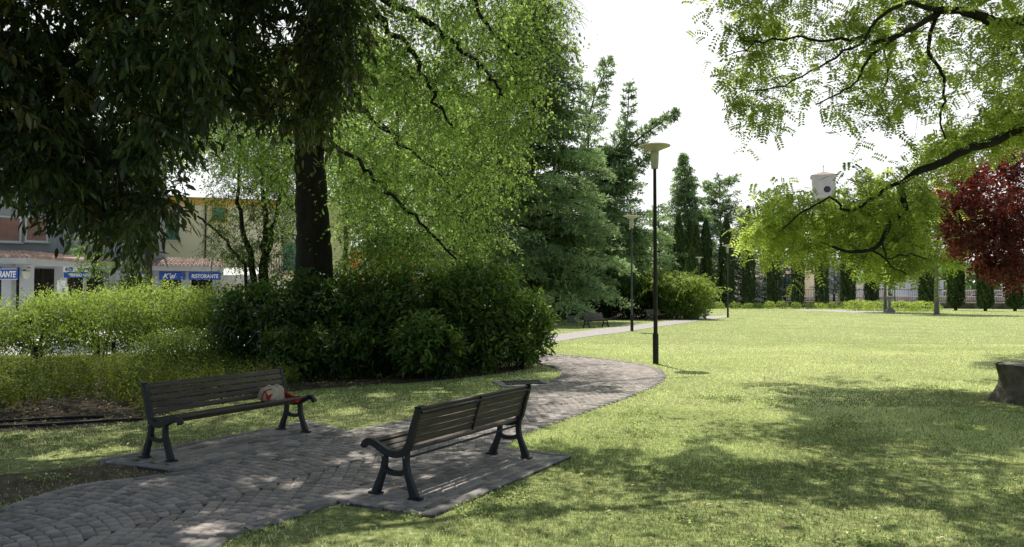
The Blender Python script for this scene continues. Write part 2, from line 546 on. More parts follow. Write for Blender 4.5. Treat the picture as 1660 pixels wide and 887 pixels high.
def sprays(C, root, ntw, ltw, droop, nl, Ls, Ws, mat, parent, name='crown', kind='q', spread=1.0, flat=.6, leafdroop=.3, out=None, twig=None, rshift=0.0, along=.9, crnd=.25, gaps=False):
    """C clump centres -> twigs -> leaves. droop pulls twigs down."""
    nC = len(C)
    cr = np.clip(rng.normal(.5 + rshift, crnd, nC), 0, 1)
    Cc = np.repeat(C, ntw, 0); crr = np.repeat(cr, ntw)
    d = rng.normal(size=(len(Cc), 3)); d[:, 2] *= flat
    if out is not None: d = unit(d) * spread + np.repeat(out, ntw, 0)
    d = unit(d); d[:, 2] -= droop; d = unit(d)
    L = ltw * rng.uniform(.55, 1.25, len(Cc))
    if twig is not None:
        # slim stems as 3-sided tubes
        P0 = Cc; P1 = Cc + d * L[:, None] * .5 ; P2 = Cc + d * L[:, None] + np.array([0, 0, -1.0]) * (L * droop * .4)[:, None]
        s1 = unit(np.cross(d, np.array([.3, .2, 1.0]))); s2 = np.cross(d, s1)
        rr = twig
        V = []
        for Pk, q in ((P0, 1.0), (P1, .7), (P2, .3)):
            for a in (0, 2.1, 4.2):
                V.append(Pk + (s1 * math.cos(a) + s2 * math.sin(a)) * rr * q)
        V = np.stack(V, 1)
        b = np.arange(len(Cc))[:, None] * 9
        fq = [b + np.array([[r * 3 + i, r * 3 + (i + 1) % 3, (r + 1) * 3 + (i + 1) % 3, (r + 1) * 3 + i]]) for r in (0, 1) for i in (0, 1, 2)]
        twm = (V.reshape(-1, 3) - root, np.concatenate(fq))
    else: twm = None
    n = len(Cc) * nl
    P0 = np.repeat(Cc, nl, 0); dd = np.repeat(d, nl, 0); LL = np.repeat(L, nl)
    t = (np.tile(np.arange(nl), len(Cc)) + rng.uniform(0, 1, n)) / nl * along + (1 - along)
    P = P0 + dd * (LL * t)[:, None]; P[:, 2] -= LL * t ** 2 * droop * .4
    side = unit(np.cross(dd, rng.normal(size=(n, 3))))
    ld = unit(dd * .6 + side * .9 + rng.normal(size=(n, 3)) * .25); ld[:, 2] -= leafdroop; ld = unit(ld)
    nrm = unit(rng.normal(size=(n, 3)) * .6 + np.array([0, 0, 1.0]))
    Lf = Ls * rng.uniform(.65, 1.25, n)
    rnd = np.clip(np.repeat(crr, nl) + rng.normal(0, .17, n), 0, 1)
    if gaps:
        q_ = ~lit(P); P, ld, nrm, Lf, rnd = P[q_], ld[q_], nrm[q_], Lf[q_], rnd[q_]
    o = leaf_mesh(name, P - root, ld, nrm, Lf, Lf * Ws, mat, rnd, kind, parent)
    return o, twm

def pinnate(C, root, ntw, nr, mat, parent, name='crown', Lr=.24, leaflet=.045, npair=6, droop=.35, rshift=0, crnd=.25):
    """compound leaves: rachis with paired leaflets"""
    nC = len(C)
    cr = np.repeat(np.clip(rng.normal(.5 + rshift, crnd, nC), 0, 1), ntw * nr)
    Cc = np.repeat(C, ntw, 0)
    d = rng.normal(size=(len(Cc), 3)); d[:, 2] *= .6; d = unit(d)
    L = .5 * rng.uniform(.5, 1.2, len(Cc))
    P0 = np.repeat(Cc, nr, 0) ; dd = np.repeat(d, nr, 0); LL = np.repeat(L, nr); n = len(P0)
    P = P0 + dd * (LL * rng.uniform(0, 1, n))[:, None]
    r = unit(np.cross(dd, rng.normal(size=(n, 3)))) + dd * .5; r[:, 2] -= droop; r = unit(r)
    nrm = unit(rng.normal(size=(n, 3)) * .45 + np.array([0, 0, 1.0]))
    s = unit(np.cross(r, nrm)); nn = np.cross(s, r)
    lr = Lr * rng.uniform(.7, 1.2, n)
    Ps, ds, ns, rn = [], [], [], []
    for k in range(npair):
        t = (k + 1) / (npair + .3)
        for sg in (-1, 1):
            q = P + r * (lr * t)[:, None]; q[:, 2] -= lr * t * t * .25
            Ps.append(q); ds.append(unit(s * sg + r * .35 - np.array([0, 0, .25]))); ns.append(nn + rng.normal(size=(n, 3)) * .15); rn.append(cr)
    Ps = np.concatenate(Ps); ds = np.concatenate(ds); ns = np.concatenate(ns); rn = np.concatenate(rn)
    Lf = leaflet * rng.uniform(.8, 1.25, len(Ps))
    return leaf_mesh(name, Ps - root, ds, ns, Lf, Lf * .5, mat, np.clip(rn + rng.normal(0, .12, len(rn)), 0, 1), 'q', parent)

SPOTS = [W(a, b)[:2] for a, b in ((415, 783), (398, 792), (472, 790), (456, 752), (432, 741), (540, 752), (600, 692), (578, 742), (556, 806), (604, 803), (335, 868), (350, 722), (250, 786), (640, 740), (760, 690), (720, 664), (300, 745), (620, 640), (800, 640), (560, 668), (180, 735), (90, 742), (700, 705))]
SPR = [.20, .14, .18, .16, .12, .14, .22, .16, .20, .12, .22, .14, .16, .14, .20, .22, .14, .30, .34, .30, .34, .30, .16]
def lit(P):
    # canopy openings shaped for set sun spots: leaves dropped by where their ray lands
    k = P[:, 2:3] / SUN[2]
    G = P - SUN * k; x, y = G[:, 0], G[:, 1]
    a = vnoise(x * .6, y, 1.6, 101) + .45 * vnoise(x, y, 4.6, 103)
    thr = np.full(len(P), .62)
    onlawn = (x > (y - 6.2) * .42 - 1.2) & (y < 15.5)
    thr[onlawn] = .04
    thr[(y > 13.0) & (x > .3)] = -.12
    hid = P[:, 2] > EYE + .39 * P[:, 1] + .2
    thr[(y > 15.5) & (x > -.2) & (x < 5) & hid] = -.55
    thr[(y > 13.0) & (x > .0) & ~hid] = -.02
    thr[(x < -.2) & (y > 9.5) & (y < 17)] = .42
    thr[(x < -3.2) & (y < 12)] = .95
    m = a > thr
    for s_, r_ in zip(SPOTS, SPR):
        m |= np.hypot((x - s_[0]), (y - s_[1]) * .8) < r_
    return m & (rng.uniform(0, 1, len(P)) < .95)

def sample_px(poly, Y0, Y1, n, seed=None):
    poly = np.asarray(poly, float)
    x0, y0 = poly.min(0); x1, y1 = poly.max(0)
    out = []
    while len(out) < n:
        x = rng.uniform(x0, x1, 4 * n); y = rng.uniform(y0, y1, 4 * n)
        m = inpoly(x, y, poly)
        out += list(zip(x[m], y[m]))
    out = out[:n]
    Yd = rng.uniform(Y0, Y1, n)
    return np.array([D(a, b, c) for (a, b), c in zip(out, Yd)])

def sample_ell(c, r, n, shell=.0):
    v = unit(rng.normal(size=(n, 3))) * (rng.uniform(shell ** 3, 1, n) ** (1 / 3))[:, None]
    return np.asarray(c) + v * np.asarray(r)

def thin(C, keep=.5, s=1.1, seed=3):
    """leave gaps: drop clumps where a smooth noise is low"""
    v = vnoise(C[:, 0] + C[:, 2] * .7, C[:, 1] + C[:, 2] * 1.3, s, seed) + .6 * vnoise(C[:, 2] * 1.1 - C[:, 0], C[:, 2] + C[:, 1] * .5, s * 1.7, seed + 5)
    q = np.quantile(v, 1 - keep)
    return C[v > q]

def tree_root(name, loc, label, cat, group=None):
    return empty(name, loc, 0, label, cat, group)

def add_twigs(tk, twm, mat, parent):
    pass

# ================================================================== GROUND
S = 700
g = MB(); g.add([(-S, -60, 0), (S, -60, 0), (S, 900, 0), (-S, 900, 0)], [[0, 1, 2, 3]])
tag(g.build('lawn', M['ground']), kind='structure')

pL = [(-7.2, 2.4), W(-60, 850)[:2], W(0, 828)[:2], W(130, 790)[:2], W(287, 769)[:2], W(420, 734)[:2], W(560, 702)[:2], W(663, 682)[:2], W(760, 655)[:2], W(850, 632)[:2], W(893, 620)[:2], W(910, 609)[:2],
      W(905, 600)[:2], W(885, 594)[:2], W(850, 588)[:2], W(780, 584)[:2], W(700, 581)[:2], W(560, 578)[:2]]
pR = [(-4.3, 1.6), W(280, 915)[:2], W(345, 887)[:2], W(430, 855)[:2], W(546, 817)[:2], W(690, 768)[:2], W(815, 728)[:2], W(851, 703)[:2], W(955, 667)[:2], W(1010, 648)[:2], W(1055, 630)[:2], W(1077, 613)[:2], W(1068, 600)[:2],
      W(1030, 590)[:2], W(960, 581)[:2], W(870, 573)[:2], W(790, 568)[:2], W(700, 566)[:2], W(560, 563)[:2]]
sL = smooth_poly(pL, 5); sR = smooth_poly(pR, 5)
PATH = np.concatenate([sL, sR[::-1]])
PADL = np.array([W(158, 752)[:2], W(287, 769)[:2], W(560, 702)[:2], W(497, 687)[:2]])
PADR = np.array([W(546, 817)[:2], W(701, 840)[:2], W(927, 743)[:2], W(812, 730)[:2]])

def sheet(name, poly, z, mat, depth=.05):
    bm = bmesh.new()
    vs = [bm.verts.new((p[0], p[1], z)) for p in poly]
    f = bm.faces.new(vs)
    bmesh.ops.triangulate(bm, faces=[f])
    bm.normal_update()
    for ff in bm.faces:
        if ff.normal.z < 0: ff.normal_flip()
    me = bpy.data.meshes.new(name); bm.to_mesh(me); bm.free()
    me.materials.append(mat)
    return link(name, me)
tag(sheet('path_bedding', PATH, .010, M['mortar']), kind='structure')

# cobbles laid in segmental arcs
def cobble_mesh(centers, ang, lx, ly, hz, zb, name, mat, rnd):
    n = len(centers)
    ca, sa = np.cos(ang), np.sin(ang)
    V = np.zeros((n, 8, 3))
    cor = [(-1, -1), (1, -1), (1, 1), (-1, 1)]
    for k, (a, b) in enumerate(cor):
        ja = rng.normal(0, .035, n); jb = rng.normal(0, .035, n)
        for lay, ins, z in ((0, 1.0, zb), (1, .86, zb + .012)):
            u = (a * ins + ja) * lx / 2; v = (b * ins + jb) * ly / 2
            V[:, lay * 4 + k, 0] = centers[:, 0] + u * ca - v * sa
            V[:, lay * 4 + k, 1] = centers[:, 1] + u * sa + v * ca
            V[:, lay * 4 + k, 2] = z + (hz + (rng.normal(0, .0012, n)) if lay else 0)
    b = np.arange(n)[:, None] * 8
    fs = [b + np.array([[4, 5, 6, 7]])] + [b + np.array([[i, (i + 1) % 4, 4 + (i + 1) % 4, 4 + i]]) for i in range(4)]
    me = np_mesh(name, V.reshape(-1, 3), fs, mat, {'rnd': np.tile(rnd, 5)})
    return link(name, me)

th = math.radians(62)
eu = np.array([math.cos(th - math.pi / 2), math.sin(th - math.pi / 2)]); ev = np.array([math.cos(th), math.sin(th)])
cx, an, ax_, ay_ = [], [], [], []
CW = 1.5; RS = .102
for col in range(-26, 26):
    for row in range(-60, 330):
        ns = 14
        for i in range(ns):
            a = (i + .5 + (row % 2) * .5 - ns / 2) / ns * 1.10
            if abs(a) > .565: continue
            Rr = CW / 2 / math.sin(.55)
            u = col * CW + Rr * math.sin(a)
            v = row * RS + Rr * (math.cos(a) - math.cos(.55))
            p = eu * u + ev * v
            cx.append(p); an.append(math.atan2(eu[1], eu[0]) - a)
            ax_.append(1.10 * Rr / ns)
cx = np.array(cx); an = np.array(an); ax_ = np.array(ax_)
m = (cx[:, 1] > 2.0) & (cx[:, 1] < 26) & (np.abs(cx[:, 0]) < 9)
cx, an, ax_ = cx[m], an[m], ax_[m]
m = inpoly(cx[:, 0], cx[:, 1], PATH) & ~inpoly(cx[:, 0], cx[:, 1], PADL) & ~inpoly(cx[:, 0], cx[:, 1], PADR)
# keep clear of the border band
allb = np.concatenate([sL, sR])
dmin = np.min(np.linalg.norm(cx[:, None] - smooth_poly(allb, 1)[None], axis=2), axis=1)
cx, an, ax_ = cx[m], an[m], ax_[m]
rn = np.clip(rng.normal(.42, .13, len(cx)) + .10 * vnoise(cx[:, 0], cx[:, 1], 1.4, 5), 0, 1)
tag(cobble_mesh(cx, an, ax_ * .90, RS * .89, rng.normal(0, .0015, len(cx)), .011, 'path', M['cobble'], rn), kind='structure')

# border slabs
def border(poly, wd, inward, name):
    poly = np.asarray(poly)
    seg = np.linalg.norm(np.diff(poly, axis=0), axis=1); s = np.concatenate([[0], np.cumsum(seg)])
    k = int(s[-1] / .26)
    V = []; Fs = []; rr = []; c = 0
    for i in range(k):
        a, b = i * .26 + .006, (i + 1) * .26 - .006
        pa = np.array([np.interp(a, s, poly[:, j]) for j in (0, 1)]); pb = np.array([np.interp(b, s, poly[:, j]) for j in (0, 1)])
        if pa[1] > 30: continue
        t = (pb - pa) / (np.linalg.norm(pb - pa) + 1e-9); nrm = np.array([-t[1], t[0]]) * inward
        z = .0285 + random.gauss(0, .001)
        q = [pa, pb, pb + nrm * wd, pa + nrm * wd]
        V += [(*p, z) for p in q] + [(*(p), .0) for p in q]
        Fs += [[c, c + 1, c + 2, c + 3]] + [[c + 4 + j, c + 4 + (j + 1) % 4, c + (j + 1) % 4, c + j] for j in range(4)]
        rr += [random.random()] * 5
        c += 8
    me = np_mesh(name, np.array(V), [np.array(Fs)], M['kerb'], {'rnd': rr})
    return tag(link(name, me), kind='structure')
border(sL, .13, -1, 'path_border'); border(sR, .13, 1, 'path_border')

# bench pads, rectangular setts and a slab border, standing a little proud
def pad(poly, name, step=.03):
    poly = np.asarray(poly); c = poly.mean(0)
    mb = MB(); mb.prism([tuple(p) for p in (poly if np.cross(poly[1] - poly[0], poly[2] - poly[1]) > 0 else poly[::-1])], -.05, step - .006)
    tag(mb.build(name + '_slab', M['mortar']), kind='structure')
    l = poly[2] - poly[1]; l = l / np.linalg.norm(l); w_ = np.array([-l[1], l[0]]); ang = math.atan2(l[1], l[0])
    pts = []; 
    for i in range(-40, 40):
        for j in range(-30, 30):
            pts.append(c + l * (i * .215 + (j % 2) * .1) + w_ * j * .108)
    pts = np.array(pts)
    inner = c + (poly - c) * np.array([.94, .94])
    mm = inpoly(pts[:, 0], pts[:, 1], inner)
    pts = pts[mm]
    o = cobble_mesh(pts, np.full(len(pts), ang), .205, .100, rng.normal(0, .001, len(pts)), step - .004, name, M['cobble'], np.clip(rng.normal(.45, .16, len(pts)), 0, 1))
    tag(o, kind='structure')
    # border
    V = []; Fs = []; rr = []; k = 0
    for e in range(4):
        a, b = poly[e], poly[(e + 1) % 4]
        L = np.linalg.norm(b - a); t = (b - a) / L; nn = np.array([-t[1], t[0]])
        if np.dot(c - a, nn) < 0: nn = -nn
        ns = max(1, int(L / .42))
        for s_ in range(ns):
            p = a + t * (L * s_ / ns + .004); q = a + t * (L * (s_ + 1) / ns - .004)
            z = step + .009 + random.gauss(0, .001) + e * .0006
            qq = [p, q, q + nn * .11, p + nn * .11]
            V += [(*v, z) for v in qq] + [(*v, -.03) for v in qq]
            Fs += [[k, k + 1, k + 2, k + 3]] + [[k + 4 + j, k + 4 + (j + 1) % 4, k + (j + 1) % 4, k + j] for j in range(4)]
            rr += [random.random()] * 5; k += 8
    tag(link(name + '_border', np_mesh(name, np.array(V), [np.array(Fs)], M['kerb'], {'rnd': rr})), kind='structure')
pad(PADL, 'bench_pad', .034); pad(PADR, 'bench_pad', .028)

# far path
FP = [W(770, 566), W(884, 557), W(950, 546.5), W(1010, 539), W(1080, 528), W(1140, 519.5), W(1178, 514.5), W(1178, 511.5), W(1140, 513.5), W(1100, 518.5), W(1040, 526), W(960, 535), W(880, 545.5), W(770, 556)]
tag(sheet('far_path', [p[:2] for p in FP], .012, M['farpath']), kind='structure')
FP2 = [W(1280, 503.2), W(1330, 504.6), W(1400, 508), W(1470, 508), W(1450, 505.5), W(1380, 503.5), W(1300, 501.8)]
tag(sheet('gravel_path', [p[:2] for p in FP2], .012, M['farpath']), kind='structure')

BED = np.array([W(-260, 708), W(0, 701), W(225, 684), (W(330, 650)), W(420, 642), W(520, 630), W(650, 622), W(760, 612), W(850, 600), W(863, 593), W(846, 588), W(700, 583), W(400, 590), W(0, 602), W(-260, 606)])[:, :2]
tag(sheet('planting_bed', smooth_poly(np.vstack([BED, BED[:1]]), 3)[:-1], .005, M['soil']), kind='structure')
BARE = np.array([W(-120, 860), W(0, 820), W(150, 783), W(280, 768), W(160, 756), W(60, 765), W(-120, 790)])[:, :2]
tag(sheet('bare_soil', smooth_poly(np.vstack([BARE, BARE[:1]]), 3)[:-1], .004, M['drysoil']), kind='structure')
STREET = [(-80, 23.2), (-13, 22.2), (-9.5, 23.5), (-9, 30), (-8, 70), (-80, 70)]
tag(sheet('street', STREET, .008, M['street']), kind='structure')
BED2 = np.array([W(840, 514), W(900, 519), W(960, 519), W(1040, 519), W(1100, 517), W(1150, 514), W(1150, 505), W(840, 500)])[:, :2]
tag(sheet('shrub_bed', BED2, .006, M['soil']), kind='structure')
for i in (0,):
    mbk = MB(); mbk.box((42, 150, -.01), (240, 60, .05))
    tag(mbk.build('road_beyond', M['street']), kind='structure')

# ================================================================== GRASS
def blades(n, Y0, Y1, h, wd, name, side=1.0):
    u = rng.uniform(0, 1, n)
    Y = np.sqrt(Y0 ** 2 + u * (Y1 ** 2 - Y0 ** 2))
    X = rng.uniform(-.70, .70, n) * Y * side
    pk = vnoise(X, Y, 1.3, 11)
    m = ~inpoly(X, Y, PATH) & ~inpoly(X, Y, PADL) & ~inpoly(X, Y, PADR)
    inb = inpoly(X, Y, BED) | inpoly(X, Y, BARE)
    m &= ~(inpoly(X, Y, BED) & (rng.uniform(0, 1, n) > .06)) & ~(inpoly(X, Y, BARE) & (rng.uniform(0, 1, n) > .45))
    m &= ~inpoly(X, Y, [p[:2] for p in FP])
    m &= ~((Y > 22.5) & (X < -9))
    # worn patches: in front of the left pad and behind the right pad
    for cxx, cyy, rad in ((W(580, 840)[0], W(580, 840)[1], .75), (W(60, 760)[0], W(60, 760)[1], 1.6), (W(640, 850)[0], W(640, 850)[1], .5), (W(300, 700)[0], W(300, 700)[1], 1.2)):
        dd = np.hypot(X - cxx, (Y - cyy)); m &= ~((dd < rad) & (rng.uniform(0, 1, n) < .72 * (1 - dd / rad) + .3))
    m &= rng.uniform(0, 1, n) < .74 + .45 * pk - .16 * (X < -1.2)
    X, Y, pk = X[m], Y[m], pk[m]; n = len(X)
    hh = h * rng.uniform(.45, 1.25, n) * (1 + .35 * pk)
    a = rng.uniform(0, 2 * np.pi, n)
    w2 = wd * rng.uniform(.6, 1.3, n) / 2
    lean = rng.uniform(.1, .9, n) * hh; la = rng.uniform(0, 2 * np.pi, n)
    B = np.stack([X, Y, np.zeros(n)], 1)
    s = np.stack([np.cos(a), np.sin(a), np.zeros(n)], 1) * w2[:, None]
    Tp = B + np.stack([np.cos(la) * lean, np.sin(la) * lean, hh], 1)
    V = np.stack([B - s, B + s, Tp], 1).reshape(-1, 3)
    fs = np.arange(n)[:, None] * 3 + np.array([[0, 1, 2]])
    dry = vnoise(X, Y, .55, 21) + .5 * vnoise(X, Y, 2.1, 23)
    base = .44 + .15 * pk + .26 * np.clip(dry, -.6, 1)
    base = base - .16 * (X < -1.0) + .29 * np.clip((Y - 9) / 8, 0, 1) * (X > -1) + .03 + .05 * (X > -1)  # sun painted into the colour: paler far right lawn, also drier; duller left
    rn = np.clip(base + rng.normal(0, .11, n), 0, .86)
    straw = rng.uniform(0, 1, n) < .10 + .22 * np.clip(dry, 0, 1) + .34 * ((X < -1.2) & (Y < 14)) * (pk < .3)
    rn = np.where(straw, rng.uniform(.84, 1, n), rn)
    me = np_mesh(name, V, [fs], M['grass'], {'rnd': rn})
    return tag(link(name, me), 'short mown green grass with dry straw patches covering the park lawn', 'grass', kind='stuff')
blades(270000, 4.3, 12, .032, .006, 'grass')
blades(210000, 12, 27, .032, .013, 'grass')
blades(120000, 27, 62, .034, .028, 'grass')
blades(40000, 62, 105, .05, .06, 'grass')

# longer tufts and clover patches left between mowings
def tufts(n, Y0, Y1, name):
    Y = np.sqrt(rng.uniform(Y0 ** 2, Y1 ** 2, n)); X = rng.uniform(-.66, .70, n) * Y
    k_ = (vnoise(X, Y, 3.1, 301) + .6 * vnoise(X, Y, 7.5, 303)) > .42
    k_ &= rng.uniform(0, 1, len(X)) < .7
    m = k_ & ~inpoly(X, Y, PATH) & ~inpoly(X, Y, PADL) & ~inpoly(X, Y, PADR) & ~inpoly(X, Y, BED)
    X, Y = X[m], Y[m]; n = len(X)
    P = np.stack([X, Y, rng.uniform(.012, .035, n)], 1)
    d = rnd_dir(n, .15); nrm = unit(rng.normal(size=(n, 3)) * .35 + np.array([0, 0, 1.0]))
    Lf = rng.uniform(.014, .03, n)
    o = leaf_mesh(name, P, d, nrm, Lf, Lf * .9, M['grass'], np.clip(rng.normal(.50, .10, n), 0, 1))
    tag(o, 'small round clover leaves in darker patches among the mown grass', 'clover', kind='stuff')
tufts(260000, 4.4, 15, 'clover')

# fallen leaves and petals
def litter(n, Y0, Y1, xs, size, poly=None):
    Y = np.sqrt(rng.uniform(Y0 ** 2, Y1 ** 2, n)); X = rng.uniform(xs[0], xs[1], n) * Y
    if poly is not None:
        m = inpoly(X, Y, poly); X, Y = X[m], Y[m]
    n = len(X)
    onp = inpoly(X, Y, PATH) | inpoly(X, Y, PADL) | inpoly(X, Y, PADR)
    Z = np.where(onp, .042, .022) + rng.uniform(0, .012, n)
    return np.stack([X, Y, Z], 1), size * rng.uniform(.5, 1.4, n)
A = [litter(3200, 4.5, 12, (-.68, .68), .038), litter(900, 12, 24, (-.6, .6), .05), litter(16000, 9, 20, (-.85, .1), .05, BED), litter(3500, 4, 9, (-1, -.3), .045, BARE)]
P = np.concatenate([a[0] for a in A]); Ls = np.concatenate([a[1] for a in A]); n = len(P)
onp = inpoly(P[:, 0], P[:, 1], PATH)
keep = ~onp | (rng.uniform(0, 1, n) < .45)
P, Ls = P[keep], Ls[keep]; n = len(P)
d = rnd_dir(n); d[:, 2] *= .25
inb = inpoly(P[:, 0], P[:, 1], BED) | inpoly(P[:, 0], P[:, 1], BARE)
o = leaf_mesh('fallen_leaves', P, d, unit(rng.normal(size=(n, 3)) * .25 + np.array([0, 0, 1.0])), Ls, Ls * .55, M['litter'], np.where(inb, rng.uniform(0, .62, n), rng.uniform(.2, 1, n)))
tag(o, 'scattered fallen leaves and petals on the paving, lawn and bed', 'leaf litter', kind='stuff')

# ================================================================== BENCH
def stroke(mb, pts, wid, thick, n=5):
    P = smooth_poly(np.array(pts, float), n); k = len(P)
    w_ = np.interp(np.linspace(0, 1, k), np.linspace(0, 1, len(wid)), wid)
    T = np.gradient(P, axis=0); T /= np.linalg.norm(T, axis=1, keepdims=True)
    Nn = np.stack([-T[:, 1], T[:, 0]], 1)
    bv = .006
    prof = [(-.5, -thick / 2 + bv), (-.5 , thick / 2 - bv), (-.5 + .1, thick / 2), (.5 - .1, thick / 2), (.5, thick / 2 - bv), (.5, -thick / 2 + bv), (.5 - .1, -thick / 2), (-.5 + .1, -thick / 2)]
    V = []
    for i in range(k):
        for (a, y) in prof:
            q = P[i] + Nn[i] * a * w_[i]
            V.append((y, q[0], q[1]))
    m_ = len(prof)
    Fs = [[i * m_ + j, i * m_ + (j + 1) % m_, (i + 1) * m_ + (j + 1) % m_, (i + 1) * m_ + j] for i in range(k - 1) for j in range(m_)]
    Fs += [list(range(m_))[::-1], list(range((k - 1) * m_, k * m_))]
    mb.add(V, Fs)
# bench local frame: x along the length, y forward, z up
BACK = [(-.255, .765), (-.235, .70), (-.20, .60), (-.172, .50), (-.15, .435)]
SEATC = [(-.15, .44), (-.11, .385), (-.03, .358), (.06, .362), (.15, .395), (.23, .432), (.30, .437), (.335, .408)]
BL = 1.90
def make_bench(label, group):
    root = empty('park_bench', (0, 0, 0), 0, label, 'bench', group)
    for sx in (0, 1):
        mb = MB()
        stroke(mb, BACK, [.045, .05, .055, .06, .065], .050)
        stroke(mb, SEATC, [.065, .068, .06, .06, .062, .058, .055, .05], .0515)
        stroke(mb, [(.105, .36), (.105, .29), (.118, .215), (.155, .12), (.20, .012)], [.055, .05, .055, .062, .085], .048)
        stroke(mb, [(-.125, .38), (-.125, .29), (-.138, .215), (-.175, .12), (-.215, .012)], [.06, .052, .055, .062, .085], .049)
        stroke(mb, [(-.15, .245), (-.08, .205), (0, .196), (.07, .205), (.13, .245)], [.05, .045, .042, .045, .05], .044)
        mb.box((0, .205, .008), (.075, .12, .016), bev=.004); mb.box((0, -.225, .008), (.075, .12, .016), bev=.004)
        mb.box((0, -.258, .775), (.062, .06, .018), Matrix.Rotation(-.25, 4, 'X'), bev=.006)
        mb.box((0, .335, .408), (.058, .045, .05), Matrix.Rotation(.5, 4, 'X'), bev=.008)
        for (yy, zz) in ((.105, .345), (-.125, .345)):
            for s_ in (-1, 1):
                mb.lathe([(.0, 0), (.010, .001), (.008, .005), (0, .006)], (0, 0, 0), 8) if False else None
        f = mb.build('side_frame', M['iron'], root, smooth=True); f.location = (sx * BL, 0, 0)
        for (yy, zz) in ((.105, .34), (-.125, .345)):
            bo = MB(); bo.box(((-1 if sx == 0 else 1) * .0285, yy, zz), (.008, .015, .015), bev=.003)
            bo.build('bolt', M['concrete'], f)
    bk = smooth_poly(np.array(BACK), 8)
    s = np.concatenate([[0], np.cumsum(np.linalg.norm(np.diff(bk, axis=0), axis=1))])
    mb = MB()
    ns = 5
    for i in range(ns):
        t = (i + .42) / ns * s[-1]
        y = np.interp(t, s, bk[:, 0]); z = np.interp(t, s, bk[:, 1])
        y2 = np.interp(t + .01, s, bk[:, 0]); z2 = np.interp(t + .01, s, bk[:, 1])
        ang = math.atan2(z2 - z, y2 - y)
        ny, nz_ = -math.sin(ang), math.cos(ang)
        if ny < 0: ny, nz_ = -ny, -nz_
        mb.box((BL / 2, y + ny * .010, z + nz_ * .010), (BL - .052, .055, .026), Matrix.Rotation(ang, 4, 'X'), bev=.006)
    mb.build('backrest', M['slat'], root, smooth=True)
    sc_ = smooth_poly(np.array(SEATC), 8)
    s = np.concatenate([[0], np.cumsum(np.linalg.norm(np.diff(sc_, axis=0), axis=1))])
    mb = MB()
    for t in (.055, .125, .195, .265, .335, .405):
        t = t + .02
        y = np.interp(t, s, sc_[:, 0]); z = np.interp(t, s, sc_[:, 1])
        y2 = np.interp(t + .01, s, sc_[:, 0]); z2 = np.interp(t + .01, s, sc_[:, 1])
        ang = math.atan2(z2 - z, y2 - y)
        mb.box((BL / 2, y - math.sin(ang) * .012, z + math.cos(ang) * .012), (BL - .052, .056, .028), Matrix.Rotation(ang, 4, 'X'), bev=.006)
    mb.build('seat', M['slat'], root, smooth=True)
    mb = MB(); mb.tube([(.02, -.275, .725), (BL - .02, -.275, .725)], .011, 8); mb.build('rail', M['iron'], root, smooth=True)
    mb = MB(); mb.tube([(.02, -.125, .335), (BL - .02, -.125, .335)], .010, 8); mb.build('rail', M['iron'], root, smooth=True)
    mb = MB(); q = [np.array([BL / 2, a - .016, b]) for a, b in bk[::4]]
    mb.tube(q, .011, 6); mb.build('strap', M['iron'], root, smooth=True)
    return root

def place_bench(o, near_front, near_rear, far_front, far_rear, facing, z=.034):
    a = (W(*near_front) + W(*near_rear)) / 2; b = (W(*far_front) + W(*far_rear)) / 2
    if facing < 0: a, b = b, a          # local y forward must point to the front side
    d = b - a
    rz = math.atan2(d[1], d[0])
    mid = (a + b) / 2
    st = mid - np.array([math.cos(rz), math.sin(rz), 0]) * BL / 2
    o.location = (st[0], st[1], z); o.rotation_euler = (0, 0, rz)
    return o
# left bench faces right/near: travelling far->near puts +y (left of travel) to the right
bench1 = make_bench('brown slatted bench with black iron frames carrying a cream and red bag', None)
place_bench(bench1, (275, 755), (233, 749), (497, 707), (460, 701), -1, .044)
bench2 = copy_tree(bench1); bench2['label'] = 'brown slatted bench seen from behind on the near paved pad'
place_bench(bench2, (605, 808), (668, 818), (800, 741), (853, 747), 1, .038)
bench3 = copy_tree(bench1); bench3['label'] = 'small distant slatted bench by far path, left of the grey lamp post'
place_bench(bench3, (988, 531), (972, 533), (988, 526), (972, 525), 1, .0)
p = W(970, 532)
bench3.location = (W(953, 529)[0], 40.5, .0); bench3.rotation_euler = (0, 0, math.radians(178)); 
bench4 = copy_tree(bench1); bench4['label'] = 'distant slatted bench half hidden behind the tall black lamp post'
bench4.location = (W(1052, 520)[0], 51.5, 0)
for b_, yy in ((bench3, 40.8), (bench4, 51.5)):
    b_.rotation_euler = (0, 0, math.radians(232))
bench3.location = (D(983, 530, 41.5)[0], 41.9, 0); bench4.location = (D(1076, 520, 52)[0], 52.6, 0)

